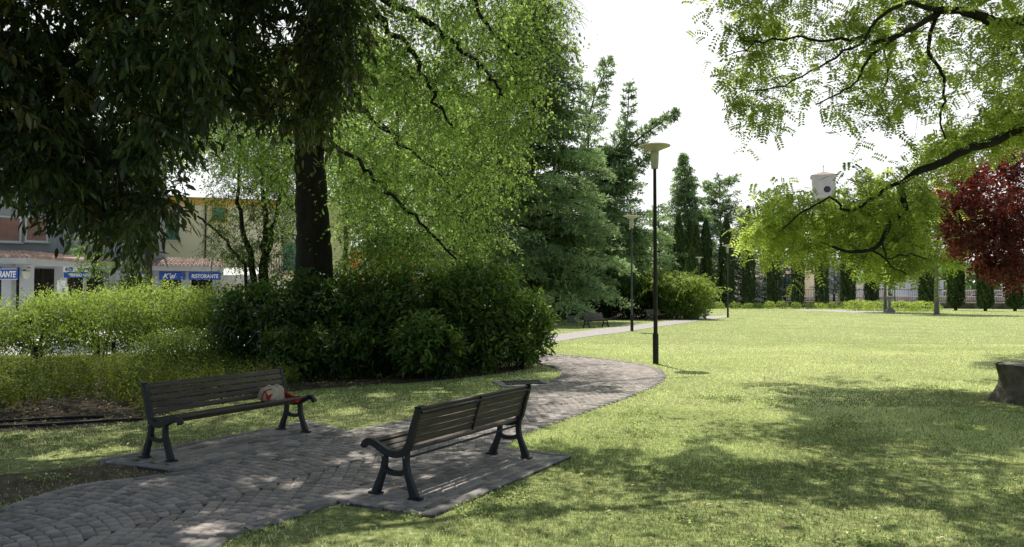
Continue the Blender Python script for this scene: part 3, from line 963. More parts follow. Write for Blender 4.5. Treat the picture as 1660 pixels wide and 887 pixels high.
# bag on the left bench
def bag():
    Mb = Matrix.Translation(bench1.location) @ Matrix.Rotation(bench1.rotation_euler[2], 4, 'Z')
    def bl(x, y, z): return np.array(Mb @ Vector((x, y, z)))
    base = bl(.36, -.03, .405)
    root = empty('bag', base, bench1.rotation_euler[2], 'cream cloth bag with red embroidery lying on the left bench', 'bag')
    bm = bmesh.new()
    bmesh.ops.create_icosphere(bm, subdivisions=4, radius=1)
    for v in bm.verts:
        c = v.co
        e = 4.5
        k = (abs(c.x) ** e + abs(c.y) ** e + abs(c.z) ** e) ** (-1 / e)
        x, y, z = c.x * k, c.y * k, c.z * k
        wr = .05 * math.sin(9 * x + 3 * z) + .05 * math.sin(7 * z + 5 * x + 2)
        z2 = z * (1 - .18 * x) + .10 * math.sin(3.1 * x)
        v.co = Vector((x * .165 * (1 - .10 * max(z, 0)), (y + wr) * .075 * (1.15 - .35 * z), z2 * .095 + .10 + .012 * math.sin(8 * x) * max(z, 0)))
    me = bpy.data.meshes.new('body'); bm.to_mesh(me); bm.free()
    me.materials.append(M['cloth'])
    for p_ in me.polygons: p_.use_smooth = True
    o = link('body', me, root); o.rotation_euler = (-.18, 0, 0)
    mb = MB()
    pts = []
    for i in range(15):      # fringe of embroidered threads
        x = .02 + i * .0098
        mb.tube([(x, .078 + .004 * math.sin(i), .150 + .008 * math.sin(i * 2)), (x + .003, .098, .10), (x - .002 + .004 * math.cos(i * 3), .106, .035 + .012 * math.sin(i * 5))], .0036, 5)
    mb.tube([(.02, .082, .16), (.08, .084, .165), (.15, .07, .15), (.168, .05, .10), (.18, .04, .03)], .009, 6)
    mb.build('embroidery', M['redcloth'], root, smooth=True)
    mb = MB(); mb.box((-.10, .080, .15), (.035, .012, .028), bev=.004); mb.build('patch', M['redcloth'], root)
    # scarf-like red strap hanging over the seat end
    mb = MB()
    for k in range(4):
        mb.tube(smooth_poly([(-.15, .03 + k * .012, .12), (-.19, .06 + k * .014, .06 + .006 * k), (-.24 - .01 * k, .11 + k * .012, .035), (-.28, .20 + k * .006, .045), (-.25 + .02 * k, .255, .03 - k * .012), (-.19 + .01 * k, .24, .032)], 5), .013, 6)
    mb.build('strap', M['redcloth'], root, smooth=True)
    # mirror: local x runs toward the near end
    return root
bag()

# ================================================================== LAMPS
def lamp_mat():
    m, nt, out = new_mat('frosted_lamp_glass')
    v = coords(nt, 1.0)
    nz = noise(nt, v, 6, 4)
    c = ramp(nt, nz, [(.3, (.50, .50, .44)), (.7, (.66, .66, .58))])
    p = N(nt, 'ShaderNodeBsdfPrincipled', Roughness=.4)
    nt.links.new(c, p.inputs[0])
    t = nt.nodes.new('ShaderNodeBsdfTranslucent'); t.inputs[0].default_value = (.85, .85, .75, 1)
    mx = nt.nodes.new('ShaderNodeMixShader'); mx.inputs[0].default_value = .5
    nt.links.new(p.outputs[0], mx.inputs[1]); nt.links.new(t.outputs[0], mx.inputs[2])
    nt.links.new(mx.outputs[0], out.inputs[0])
    return m
M['lampglass'] = lamp_mat()
def disc_mat():
    m, nt, out = new_mat('yellowed_reflector')
    p = N(nt, 'ShaderNodeBsdfPrincipled', Roughness=.45)
    v = coords(nt, 1.0); nz = noise(nt, v, 3, 4)
    nt.links.new(ramp(nt, nz, [(.3, (.76, .73, .56)), (.7, (.84, .81, .66))]), p.inputs[0])
    t = nt.nodes.new('ShaderNodeBsdfTranslucent'); t.inputs[0].default_value = (.85, .82, .62, 1)
    mx = nt.nodes.new('ShaderNodeMixShader'); mx.inputs[0].default_value = .45
    nt.links.new(p.outputs[0], mx.inputs[1]); nt.links.new(t.outputs[0], mx.inputs[2])
    nt.links.new(mx.outputs[0], out.inputs[0])
    return m
M['disc'] = disc_mat()
def make_lamp(label, pm, group, discm=None, neck=None):
    root = empty('street_lamp', (0, 0, 0), 0, label, 'street lamp', group)
    mb = MB(); mb.lathe([(.075, 0), (.075, .75), (.070, .765)], n=16); mb.build('base_sleeve', M['pole_black'], root, smooth=True)
    mb = MB(); mb.lathe([(.054, .765), (.050, 2.5), (.042, 5.02)], n=16); mb.build('pole', pm, root, smooth=True)
    mb = MB(); mb.box((-.078, 0, 1.15), (.03, .07, .12), bev=.006); mb.build('junction_box', pm, root)
    mb = MB(); mb.lathe([(.075, 4.96), (.088, 4.97), (.090, 5.03), (.095, 5.05), (.104, 5.30), (.108, 5.41)], n=28)
    h = mb.build('lamp_glass', M['lampglass'], root, smooth=True)
    mb = MB(); mb.lathe([(.109, 5.41), (.13, 5.425), (.19, 5.452), (.30, 5.50), (.395, 5.535)], n=40); mb.build('reflector', discm or M['disc'], h, smooth=True)
    mb = MB(); mb.lathe([(.396, 5.535), (.402, 5.542), (.402, 5.556), (.385, 5.564), (.20, 5.585), (.01, 5.592)], n=40); mb.build('cap', M['lampglass'], h, smooth=True)
    return root
l1 = make_lamp('tall black lamp post with flared yellowish disc, nearest on the lawn', M['pole_black'], None)
l1.location = tuple(W(1063, 590))
l2 = make_lamp('grey lamp post with pale disc beside the far path bench', M['pole_grey'], None, M['lampglass'])
l2.location = tuple(W(1024.5, 537))
l3 = copy_tree(l2); l3.location = tuple(W(1180, 515)); l3['label'] = 'slim grey lamp post before the cypresses, at the bend of far path'
l4 = copy_tree(l2); l4.location = (D(1134, 480, 78)[0], 78, 0); l4['label'] = 'small lamp head rising above the arching shrub, farthest of the lamps'

# ================================================================== SMALL THINGS
# drain grate
c = W(848, 623)
dg = empty('drain_grate', (c[0], c[1], 0), math.radians(12), 'square iron drain grate set in pale concrete beside the path bend', 'drain')
mb = MB(); mb.box((0, 0, .016), (1.05, .95, .03), bev=.004); mb.build('surround', M['concrete'], dg)
mb = MB()
for i in range(11): mb.box((-.35 + i * .07, 0, .036), (.028, .55, .012))
mb.box((0, .29, .037), (.80, .03, .014)); mb.box((0, -.29, .037), (.80, .03, .014))
mb.build('grate', M['pole_black'], dg)

# stump
c = W(1700, 657)
st = empty('tree_stump', (c[0], c[1] + .40, 0), 0, 'dark weathered tree stump with flat pale top at the right edge of lawn', 'stump')
bm = bmesh.new(); nseg, nz_ = 40, 14
rows = []
for j in range(nz_ + 1):
    t = j / nz_; z = t * .60; row = []
    for i in range(nseg):
        a = 2 * math.pi * i / nseg
        fl = .60 - .16 * (1 - (1 - min(1, t * 1.6)) ** 2) + (.045 * max(0, t - .7) / .3)
        r = fl * (1 + .06 * math.sin(3 * a + 1) * (1 - t * .5) + .05 * math.sin(5 * a + 2.5 * t) * (1 - t) + .02 * math.sin(11 * a + 4 * t))
        row.append(bm.verts.new((r * math.cos(a), r * math.sin(a), z + .012 * math.sin(4 * a) * t)))
    rows.append(row)
for j in range(nz_):
    for i in range(nseg):
        bm.faces.new((rows[j][i], rows[j][(i + 1) % nseg], rows[j + 1][(i + 1) % nseg], rows[j + 1][i]))
me = bpy.data.meshes.new('stump_body'); bm.to_mesh(me); bm.free(); me.materials.append(M['stone_dark'])
for p_ in me.polygons: p_.use_smooth = True
link('stump_body', me, st)
mb = MB(); mb.lathe([(.455, .585), (.45, .608), (.30, .612), (.01, .60)], n=40); mb.build('stump_top', M['deadwood'], st, smooth=True)

# stakes, hoses, fallen stick
for i, (px, py, lb) in enumerate(((57, 608, 'short dark wooden stake in the planting bed, left of two'), (183, 597, 'short dark wooden stake between the light shrubs, right of two'))):
    c = W(px, py)
    mb = MB(); mb.tube([(0, 0, 0), (.01, 0, .35), (.0, .01, .62)], [.05, .048, .046], 8)
    o = mb.build('wooden_stake', M['bark_dark'], None, smooth=True); o.location = tuple(c); tag(o, lb, 'stake', 'stakes in the planting bed')
for i, (a, b, lb) in enumerate((((-120, 701), (232, 683), 'black irrigation hose along the front edge of the planting bed'), ((-120, 691), (170, 678), 'black irrigation hose lying behind the front one in the bed'))):
    A_ = W(*a); B_ = W(*b)
    t = np.linspace(0, 1, 14)[:, None]
    q = A_ + (B_ - A_) * t; q[:, 2] = .03; q[:, 1] += .04 * np.sin(t[:, 0] * 9 + i)
    mb = MB(); mb.tube(q - A_, .022, 8); o = mb.build('garden_hose', M['hose'], None, smooth=True); o.location = tuple(A_); tag(o, lb, 'hose', 'hoses on the planting bed')
a = W(48, 652); b = W(112, 664)
mb = MB(); mb.tube(smooth_poly([(0, 0, .10), tuple((b - a) * .5 + np.array([0, .05, .09])), tuple(b - a + np.array([0, 0, .03]))], 5), .016, 6)
mb.tube(smooth_poly([tuple((b - a) * .4 + np.array([0, .04, .09])), tuple((b - a) * .8 + np.array([.1, .25, .12]))], 5), .010, 5)
o = mb.build('fallen_branch', M['deadwood'], None, smooth=True); o.location = tuple(a); tag(o, 'pale dead branch lying on the bed behind the hoses', 'branch')

# stone block by the far bench
c = W(930, 523)
blk = MB(); blk.box((0, 0, .16), (.75, .5, .32), bev=.03); blk.box((0, 0, .37), (.92, .62, .10), bev=.03)
o = blk.build('stone_block', M['concrete'], None); o.location = (c[0], c[1], 0); tag(o, 'low grey stone block with slab top left of the far bench', 'stone block')

# pedestal (sundial) on the lawn
c = W(1442, 507)
sdl = empty('stone_pedestal', tuple(c), 0, 'grey stone baluster pedestal with bowl standing on far lawn edge', 'pedestal')
mb = MB(); mb.box((0, 0, .12), (.80, .80, .24), bev=.03); mb.box((0, 0, .32), (.58, .58, .16), bev=.03); mb.build('plinth', M['concrete'], sdl)
mb = MB(); mb.lathe([(.20, .40), (.21, .46), (.13, .55), (.18, .80), (.16, 1.0), (.10, 1.25), (.14, 1.33)], n=20); mb.build('baluster', M['concrete'], sdl, smooth=True)
mb = MB(); mb.lathe([(.14, 1.33), (.33, 1.45), (.38, 1.56), (.34, 1.58), (.20, 1.52)], n=20); mb.build('bowl', M['concrete'], sdl, smooth=True)

# distant pale stone bench
c = W(1283, 497)
pb = empty('stone_bench', (c[0], c[1], 0), 0, 'pale stone bench in front of the cypress row', 'bench')
mb = MB(); mb.box((0, 0, .48), (4.2, .6, .12), bev=.03); mb.build('seat', M['white'], pb)
mb = MB(); mb.box((0, .33, .74), (4.2, .08, .34), bev=.02); mb.build('backrest', M['wallpale'], pb)
for s_ in (-1.6, 1.6):
    mb = MB(); mb.box((s_, 0, .21), (.35, .5, .42), bev=.02); mb.build('leg', M['concrete'], pb)

# ================================================================== FOLIAGE: overhead dark tree (left, near)
def shift(C, dz):
    C = C.copy(); C[:, 2] += dz; return C

rA = np.array([-9.6, 9.5, 0])
rootA = tree_root('broadleaf_tree', rA, 'near dark tree with long drooping glossy leaves hanging over the left of the view', 'tree')
kA = Skel(rA)
kA.limb([rA, rA + (0.1, 0, 2.2), rA + (0.4, -.1, 4.5), rA + (.9, -.2, 7.5), rA + (1.4, 0, 10)], .38, .12, .03, 12)
for L_ in ([rA + (.3, -.1, 4.2), D(-120, 90, 9), D(60, 60, 8.5), D(200, 90, 8.2), D(300, 130, 8)],
           [rA + (.3, -.1, 3.6), D(-150, 200, 8.5), D(-20, 190, 7.8), D(120, 230, 7.4), D(210, 290, 7.2)],
           [rA + (.5, -.1, 5.0), D(0, -60, 9.5), D(200, -40, 9.8), D(400, 10, 10), D(540, 60, 10.2)],
           [rA + (.8, -.1, 6.5), (-6, 8, 7.3), (-3, 8.5, 7.6), (0, 9.5, 7.8), (2.0, 10, 8.0)],
           [rA + (.8, 0, 6.2), (-6.5, 10.5, 7.2), (-4, 12, 8), (-1.5, 12.5, 8.4)],
           [rA + (.8, 0, 6.0), (-7.5, 7, 6.8), (-5.5, 5, 7.0), (-3.5, 4.5, 7.2)]):
    kA.limb(L_, .11, .03, .12, 7)
P1 = [(-220, -260), (330, -260), (335, 120), (320, 200), (300, 270), (280, 330), (262, 370), (225, 392), (190, 385), (150, 345), (110, 330), (60, 335), (20, 285), (-220, 270)]
P2 = [(300, -260), (560, -260), (575, 60), (570, 130), (545, 180), (515, 215), (480, 205), (440, 180), (400, 165), (350, 175), (310, 180)]
C1 = sample_px(P1, 6.6, 9.6, 1250)
C2 = sample_px(P2, 8.6, 12.0, 900)
C1 = thin(C1, .70, 2.6, 3); C2 = thin(C2, .68, 2.4, 8)
C3 = np.concatenate([sample_ell((-4.0, 8.6, 7.7), (5.6, 3.8, 1.3), 620), sample_ell((0.2, 9.8, 8.2), (3.2, 2.6, 1.2), 230), sample_ell((-5.5, 4.5, 7.0), (3.5, 3, 1.2), 150)])  # clumps above the view, added for shade on the near path
C3 = thin(C3, .84, 1.5, 14)
C3 = C3[C3[:, 2] > EYE + .41 * C3[:, 1] + .6] if True else C3
CA = np.concatenate([C1, C2, C3])
kA.reach(CA, sag=.10, rmax=.03)
nv = len(C1) + len(C2)
oA, tw = sprays(CA, rA, 6, .42, .50, 8, .115, .38, M['leaf_dark'], rootA, kind='l', flat=.6, leafdroop=.7, twig=.003, crnd=.32, gaps=True)
kA.V.append(tw[0]); kA.Fq.append(tw[1] + kA.n); kA.n += len(tw[0])
C4 = np.concatenate([sample_ell((-3.5, 3.0, 7.2), (6.5, 4.2, 1.2), 560), sample_ell((-3.5, 9.5, 8.6), (6.5, 4.2, 1.0), 480)])
C4 = C4[C4[:, 2] > EYE + .41 * C4[:, 1] + .9]
kA.reach(C4, rmax=.04)
sprays(C4, rA, 5, .8, .3, 6, .22, .5, M['leaf_dark'], rootA, name='unseen_shade_crown', flat=.5, gaps=True)  # coarse leaves over the camera, out of view, added only to cast shade
kA.build(M['bark_dark'], rootA)

# ================================================================== big light tree with the dark trunk (centre left)
rB = W(508, 592); rB = np.array([rB[0] , 18.5, 0]); rB[0] = D(508, 480, 18.5)[0]
rootB = tree_root('leafy_tree', rB, 'tall tree with thick black trunk and light green drooping branches behind the laurels', 'tree')
kB = Skel(rB)
kB.limb([rB, D(510, 440, 18.5), D(508, 380, 18.5), D(504, 300, 18.5), D(500, 220, 18.5), D(506, 100, 18.5), D(520, 0, 18.6), D(530, -150, 18.8), D(540, -300, 19)], .50, .22, .03, 16)
for L_, r0 in (([D(503, 250, 18.5), D(540, 240, 18.2), D(590, 272, 17.7), D(640, 320, 17.2), D(690, 372, 16.8), D(740, 420, 16.5)], .07),
           ([D(520, -20, 18.5), D(570, -10, 18), D(600, 12, 17.6), D(630, 50, 17.2), D(665, 78, 17), D(690, 130, 16.8), D(712, 172, 16.6), D(735, 205, 16.4)], .11),
           ([D(525, -80, 18.5), D(600, -20, 17.5), D(650, 15, 17), D(700, 38, 16.8), D(740, 72, 16.6), D(770, 100, 16.5), D(800, 128, 16.4), D(815, 155, 16.3)], .12),
           ([D(525, -100, 18.5), D(680, -60, 18), D(760, -10, 17.6), D(800, 55, 17.3), D(850, 95, 17.2)], .09),
           ([D(500, 120, 18.5), D(560, 80, 20), D(640, 110, 22), D(720, 140, 23), D(800, 190, 23.5)], .13),
           ([D(500, 180, 18.5), D(450, 120, 19), D(390, 130, 19.5), D(340, 180, 20)], .10),
           ([D(503, 200, 18.5), D(580, 180, 21), D(650, 230, 22.5), D(730, 300, 23)], .11),
           ([D(530, -150, 18.8), (-2, 20, 13), (1.0, 21, 14), (3, 22, 13.5)], .13),
           ([D(530, -150, 18.8), (-5, 16, 13), (-4, 13, 13)], .12),
           ([D(530, -180, 18.8), (-7, 20, 14), (-9, 22, 14)], .12)):
    kB.limb(L_, r0, .025, .10, 7)
PB1 = [(560, -200), (900, -200), (925, 0), (925, 60), (905, 110), (890, 150), (880, 200), (845, 235), (850, 285), (815, 330), (790, 330), (830, 380), (800, 400), (770, 420), (720, 425), (660, 400), (600, 390), (560, 400), (545, 330), (540, 200)]
CB = sample_px(PB1, 16.6, 25, 1700)
CB = thin(CB, .70, 1.5, 31)
CB = CB[~((CB[:, 0] > -1.6) & (CB[:, 2] > EYE + .39 * CB[:, 1] + .8)) | (rng.uniform(0, 1, len(CB)) < .25)]  # hidden high clumps thinned so sun reaches the path bend
PB6 = [(790, -80), (900, -90), (935, 0), (930, 70), (905, 120), (885, 200), (840, 240), (800, 200)]
PB2 = [(560, -120), (790, -100), (830, 60), (820, 150), (730, 210), (640, 180), (560, 120)]
CB2 = sample_px(PB2, 15, 18, 150)
CBl = thin(sample_px([(280, 60), (480, 60), (480, 380), (460, 300), (400, 260), (330, 260), (300, 200)], 17.5, 22, 420), .75, 1.5, 17)
CB3 = thin(np.concatenate([sample_ell((-2, 19, 12.5), (6.5, 6.0, 3), 700)]), .65, 1.1, 77)
CB3 = CB3[CB3[:, 2] > EYE + .40 * CB3[:, 1] + .5]
CB3 = CB3[(CB3[:, 0] < -.2) | (rng.uniform(0, 1, len(CB3)) < .22)]  # right side cleared to let sun onto the path
CB6 = thin(sample_px(PB6, 16.5, 21, 260), .8, 1.6, 71)
CB5 = sample_px([(560, 370), (700, 370), (700, 435), (560, 432)], 19, 23, 110)
CBa0 = CB5
CB4 = thin(sample_ell((-5.5, 17.0, 12.0), (6.5, 6.5, 2.4), 900), .8, .9, 79)
CB4 = CB4[(CB4[:, 2] > EYE + .40 * CB4[:, 1] + .6) & (CB4[:, 0] < -.4)]
CBa = np.concatenate([CB, CB2, CBl, CB3, CB5, CB6])
kB.reach(CBa, sag=.12, rmax=.045, rtip=.005)
oB, tw = sprays(CBa, rB, 5, .85, .62, 9, .095, .60, M['leaf_elm'], rootB, kind='q', flat=.4, leafdroop=.5, twig=.004, crnd=.34, gaps=True)
kB.V.append(tw[0]); kB.Fq.append(tw[1] + kB.n); kB.n += len(tw[0])
kB.reach(CB4, sag=.12, rmax=.045, rtip=.005)
sprays(CB4, rB, 6, .85, .4, 8, .12, .62, M['leaf_elm'], rootB, name='unseen_shade_crown', flat=.5, gaps=True)  # unseen high leaves added to shade the lawn and bed at left
kB.build(M['bark_dark'], rootB)

# small multi-stem tree left of the trunk
rC = np.array([D(418, 480, 22.5)[0], 22.5, 0])
rootC = tree_root('multi_stem_tree', rC, 'slender multi-stemmed tree in front of the yellow house', 'tree')
kC = Skel(rC)
for pts, r0 in (([rC + (-.1, 0, 0), D(408, 430, 22.5), D(392, 370, 22.5), D(385, 300, 22.4), D(395, 220, 22.4)], .13),
            ([rC + (.1, .1, 0), D(425, 430, 22.6), D(430, 360, 22.6), D(425, 280, 22.6), D(430, 180, 22.6)], .15),
            ([rC + (.2, 0, 0), D(432, 430, 22.5), D(444, 360, 22.5), D(462, 290, 22.3), D(470, 200, 22.3)], .11),
            ([rC + (-.3, 0, 0), D(398, 440, 22.3), D(372, 400, 22.2), D(345, 370, 22), D(320, 350, 21.8)], .06)):
    kC.limb(pts, r0, .03, .06, 8)
CC = thin(sample_px([(345, 180), (480, 180), (482, 400), (470, 455), (430, 450), (380, 440), (345, 425), (330, 405), (350, 370), (335, 320), (345, 250)], 21, 24.5, 800), .66, 1.6, 9)
kC.reach(CC, rmax=.03, rtip=.004)
oC, tw = sprays(CC, rC, 5, .55, .55, 8, .065, .55, M['leaf_mid'], rootC, flat=.5, leafdroop=.4, twig=.004)
kC.V.append(tw[0]); kC.Fq.append(tw[1] + kC.n); kC.n += len(tw[0])
kC.build(M['bark_dark'], rootC)

# ================================================================== locust tree from the right
rD = np.array([13.2, 12.8, 0])
rootD = tree_root('locust_tree', rD, 'locust tree reaching in from the right with feathery bright leaves on dark bent limbs', 'tree')
kD = Skel(rD)
kD.limb([rD, rD + (0, 0, 2), rD + (-.2, -.1, 4), rD + (-.1, 0, 6.5), rD + (.3, .2, 9)], .36, .14, .03, 12)
up = [rD + (-.2, 0, 4.6), D(1780, 60, 12.6), D(1690, 38, 12.4), D(1620, 37, 12.2), D(1595, 28, 12.1), D(1565, 19, 12), D(1530, 17, 12), D(1500, 34, 11.9), D(1450, 60, 11.8), D(1415, 70, 11.7)]
kD.limb(up, .125, .03, .02, 8)
kD.limb([D(1540, 17, 12), D(1500, 12, 11.8), D(1470, 5, 11.6), D(1430, 25, 11.4), D(1410, 50, 11.3), D(1400, 70, 11.2)], .05, .015, .02, 7)
kD.limb([D(1519, 24, 12), D(1505, 79, 11.9), D(1527, 118, 11.9), D(1530, 163, 11.8), D(1524, 192, 11.8), D(1533, 226, 11.7)], .035, .012, .02, 7)
kD.limb([D(1450, 62, 11.8), D(1412, 92, 11.7), D(1395, 121, 11.6), D(1370, 147, 11.5), D(1322, 169, 11.4)], .03, .010, .03, 7)
kD.limb([D(1430, 70, 11.8), D(1440, 120, 11.8), D(1430, 150, 11.7)], .018, .008, .02, 6)
kD.limb([D(1410, 60, 11.7), D(1350, 65, 11.6), D(1290, 60, 11.5), D(1230, 70, 11.5), D(1180, 90, 11.4)], .03, .008, .05, 6)
kD.limb([D(1400, 68, 11.7), D(1340, 100, 11.6), D(1270, 140, 11.5), D(1210, 150, 11.4)], .025, .008, .05, 6)
low = [rD + (-.15, -.1, 3.9), D(1800, 150, 13.2), D(1700, 188, 13), D(1655, 207, 12.9), D(1610, 230, 12.8), D(1570, 241, 12.7), D(1530, 262, 12.6), D(1490, 277, 12.5), D(1469, 291, 12.5), D(1461, 308, 12.5), D(1467, 338, 12.4), D(1445, 362, 12.4), D(1428, 392, 12.3), D(1412, 405, 12.3), D(1375, 408, 12.2), D(1350, 400, 12.2)]
kD.limb(low, .105, .022, .015, 8)
kD.limb([D(1466, 292, 12.5), D(1430, 310, 12.4), D(1395, 335, 12.3), D(1370, 340, 12.2), D(1345, 322, 12.2), D(1300, 345, 12.1), D(1268, 372, 12)], .035, .010, .03, 7)
kD.limb([D(1412, 405, 12.3), D(1440, 420, 12.3), D(1475, 410, 12.4), D(1510, 425, 12.4)], .02, .008, .03, 6)
kD.limb([D(1430, 392, 12.3), D(1440, 425, 12.2), D(1470, 445, 12.2)], .016, .008, .03, 6)
for L_, r0 in (([rD + (0, 0, 6.2), (10, 12, 8.3), (6.5, 11.5, 8.6), (3.5, 11.5, 8.8)], .12),
           ([rD + (0, 0, 5.8), (10.5, 9.5, 7.5), (8, 7.5, 7.8), (5.5, 6.8, 7.8)], .11),
           ([rD + (0, 0, 6.2), (11, 15.5, 8.8), (8, 17, 9.6), (5, 18, 9.8)], .12),
           ([rD + (0, 0, 5.8), (14, 9, 8), (13, 6.5, 8)], .10)):
    kD.limb(L_, r0, .03, .10, 8)
PD1 = [(1150, -200), (1760, -200), (1760, 190), (1640, 170), (1600, 215), (1530, 225), (1510, 180), (1470, 195), (1420, 190), (1385, 205), (1335, 190), (1310, 155), (1270, 170), (1240, 205), (1205, 205), (1185, 185), (1165, 160), (1160, 120), (1185, 80), (1160, 20)]
PD2 = [(1225, 335), (1270, 315), (1300, 332), (1368, 332), (1385, 312), (1420, 285), (1450, 295), (1500, 240), (1560, 205), (1640, 175), (1760, 140), (1760, 215), (1650, 228), (1580, 240), (1515, 290), (1480, 400), (1490, 430), (1450, 450), (1420, 445), (1390, 425), (1340, 420), (1290, 410), (1240, 415), (1215, 390), (1210, 350)]
CD1 = thin(sample_px(PD1, 11.6, 14.2, 880), .60, 2.4, 41)
CD2 = thin(sample_px(PD2, 12.3, 15.4, 640), .62, 2.6, 45)
CD3 = np.concatenate([sample_ell((6.5, 11.8, 8.9), (6.2, 4.0, 1.4), 760), sample_ell((6.3, 7.5, 8.2), (6.0, 2.6, 1.3), 460), sample_ell((5.5, 3.2, 8.2), (6, 3, 1), 260), sample_ell((6.2, 18.3, 10.6), (4.6, 2.6, 1.2), 300)])
CD3 = thin(CD3, .80, .95, 51)
CD3 = CD3[CD3[:, 2] > EYE + .40 * CD3[:, 1] + .4]
CDa = np.concatenate([CD1, CD2, CD3])
kD.reach(CDa, sag=.10, rmax=.03, rtip=.003)
pinnate(np.concatenate([CD1, CD2]), rD, 4, 3, M['leaf_locust'], rootD, Lr=.25, leaflet=.066, npair=6, droop=.12, crnd=.36)
o, _ = sprays(CD3, rD, 6, .6, .3, 7, .12, .6, M['leaf_locust'], rootD, name='unseen_shade_crown', gaps=True)  # leaves above the view, added to cast dappled shade on the lawn
kD.build(M['bark_dark'], rootD)

# ================================================================== red tree
rE = np.array([D(1690, 480, 22)[0], 22, 0])
rootE = tree_root('purple_leaf_tree', rE, 'round tree with dark red and purple leaves at the right edge', 'tree')
kE = Skel(rE)
kE.limb([rE, rE + (0, 0, 1.2), rE + (-.1, 0, 2.6), rE + (0, .1, 4.6), rE + (.1, 0, 6)], .16, .04, .03, 10)
for L_ in ([rE + (0, 0, 1.6), D(1640, 400, 21.6), D(1580, 370, 21.5)], [rE + (0, 0, 1.8), D(1650, 340, 22), D(1600, 310, 22.2)], [rE + (0, 0, 1.5), D(1650, 430, 21), D(1610, 440, 20.7)], [rE + (0, 0, 2), D(1750, 340, 22), D(1800, 300, 22.5)]):
    kE.limb(L_, .07, .02, .06, 7)
CE = thin(np.concatenate([sample_px([(1510, 330), (1545, 285), (1600, 262), (1630, 200), (1650, 140), (1760, 120), (1850, 280), (1860, 420), (1760, 470), (1660, 455), (1610, 450), (1575, 420), (1545, 385)], 20.2, 24, 700),
      sample_px([(1505, 330), (1535, 285), (1590, 262), (1655, 235), (1655, 462), (1600, 452), (1550, 415), (1518, 375)], 19.8, 21.5, 420)]), .86, 1.8, 61)
kE.reach(CE, rmax=.025, rtip=.004)
o, _ = sprays(CE, rE, 7, .42, .1, 8, .085, .7, M['leaf_red'], rootE, flat=.8, leafdroop=.2, crnd=.18, rshift=-.08)
kE.build(M['bark_dark'], rootE)

# ================================================================== simple deciduous trees (background)
def simple_tree(name, px, Y, top_py, low_py, rx, mat, label, n=500, leaf=.12, nt_=5, nl=7, ltw=.8, bark='bark_brown', tr=.18, group=None, thinq=.8, ry=None, tw=False):
    x = D(px, 480, Y)[0]; zt = D(px, top_py, Y)[2]; zl = D(px, low_py, Y)[2]
    r = np.array([x, Y, 0.0]); R_ = rx * Y / F
    root = tree_root(name, r, label, 'tree', group)
    k = Skel(r); zc = (zt + zl) / 2
    k.limb([r, r + (0, 0, zl * .8), r + (.1, 0, zc), r + (0, .1, zt - .12 * (zt - zl))], tr, .04, .03, 9)
    for i in range(7):
        a = i * 2.4 + random.random(); z0 = zl * .8 + (zc - zl * .8) * random.random() + .1 * (zt - zl)
        k.limb([r + (0, 0, z0), r + (math.cos(a) * R_ * .4, math.sin(a) * R_ * .4, z0 + .12 * (zt - zl)), r + (math.cos(a) * R_ * .75, math.sin(a) * R_ * .75, z0 + .22 * (zt - zl))], tr * .4, .02, .1, 6)
    C = np.concatenate([sample_ell(r + (0, 0, zc), (R_, ry or R_, (zt - zl) / 2), n, .45)] )
    lob = vnoise(C[:, 0] * 1.0 + C[:, 2], C[:, 1] + C[:, 2] * .8, 2.5 / max(R_, 1), int(px) % 97)
    C = r + (0, 0, zc) + (C - r - (0, 0, zc)) * (1 + .18 * lob[:, None])
    C = thin(C, thinq, 3.0 / max(R_, 1.5) * 1.2, int(px) % 50)
    k.reach(C, rmax=.06, rtip=.01)
    sprays(C, r, nt_, ltw, .25, nl, leaf, .7, M[mat], root)
    k.build(M[bark], root)
    return root
simple_tree('young_tree', 1518, 68, 300, 440, 75, 'leaf_lime', 'young lime green tree with slim grey trunk on the far lawn', 520, .20, 6, 8, 1.0, 'bark_grey', .25)
simple_tree('leafy_tree', 1435, 76, 330, 462, 62, 'leaf_lime', 'bright green tree with low crown behind the stone pedestal', 480, .20, 6, 8, 1.0, 'bark_grey', .2)
simple_tree('leafy_tree', 640, 36, 60, 400, 130, 'leaf_elm', 'light green tree standing in front of the orange house', 850, .14, 5, 8, 1.1)
simple_tree('leafy_tree', 560, 42, 20, 330, 130, 'leaf_lime', 'sunlit yellow green tree behind the black trunk', 700, .17, 5, 8, 1.2)
simple_tree('leafy_tree', 760, 40, 120, 400, 75, 'leaf_mid', 'darker green tree between the light tree and the cedars', 480, .15, 5, 8, 1.1)
simple_tree('leafy_tree', 240, 30, -30, 300, 120, 'leaf_mid', 'green tree behind the hanging dark leaves, before the houses', 750, .12, 5, 8, 1.0)
simple_tree('street_sapling', 150, 24.5, 360, 455, 24, 'leaf_elm', 'small sapling with light leaves in front of the restaurant signs', 50, .08, 5, 7, .5, tr=.03, thinq=.7)
simple_tree('street_sapling', 208, 23.5, 420, 480, 22, 'leaf_mid', 'low drooping sapling beside the white wall lantern', 50, .08, 5, 7, .5, tr=.03, thinq=.8)
simple_tree('leafy_tree', 1015, 75, 370, 470, 40, 'leaf_lime', 'bright green tree between the cedars and the tall lamp', 300, .22, 5, 8, 1.0)
simple_tree('leafy_tree', 950, 88, 380, 480, 60, 'leaf_mid', 'mid green tree behind the big cedars', 300, .25, 5, 8, 1.2)
simple_tree('leafy_tree', 700, 70, 200, 470, 150, 'leaf_mid', 'broad dark green tree far behind the laurel shrubs', 600, .28, 5, 8, 1.6)
simple_tree('leafy_tree', 820, 84, 250, 480, 110, 'leaf_mid', 'dark green tree closing the view behind the cedar trunks', 450, .28, 5, 8, 1.6)

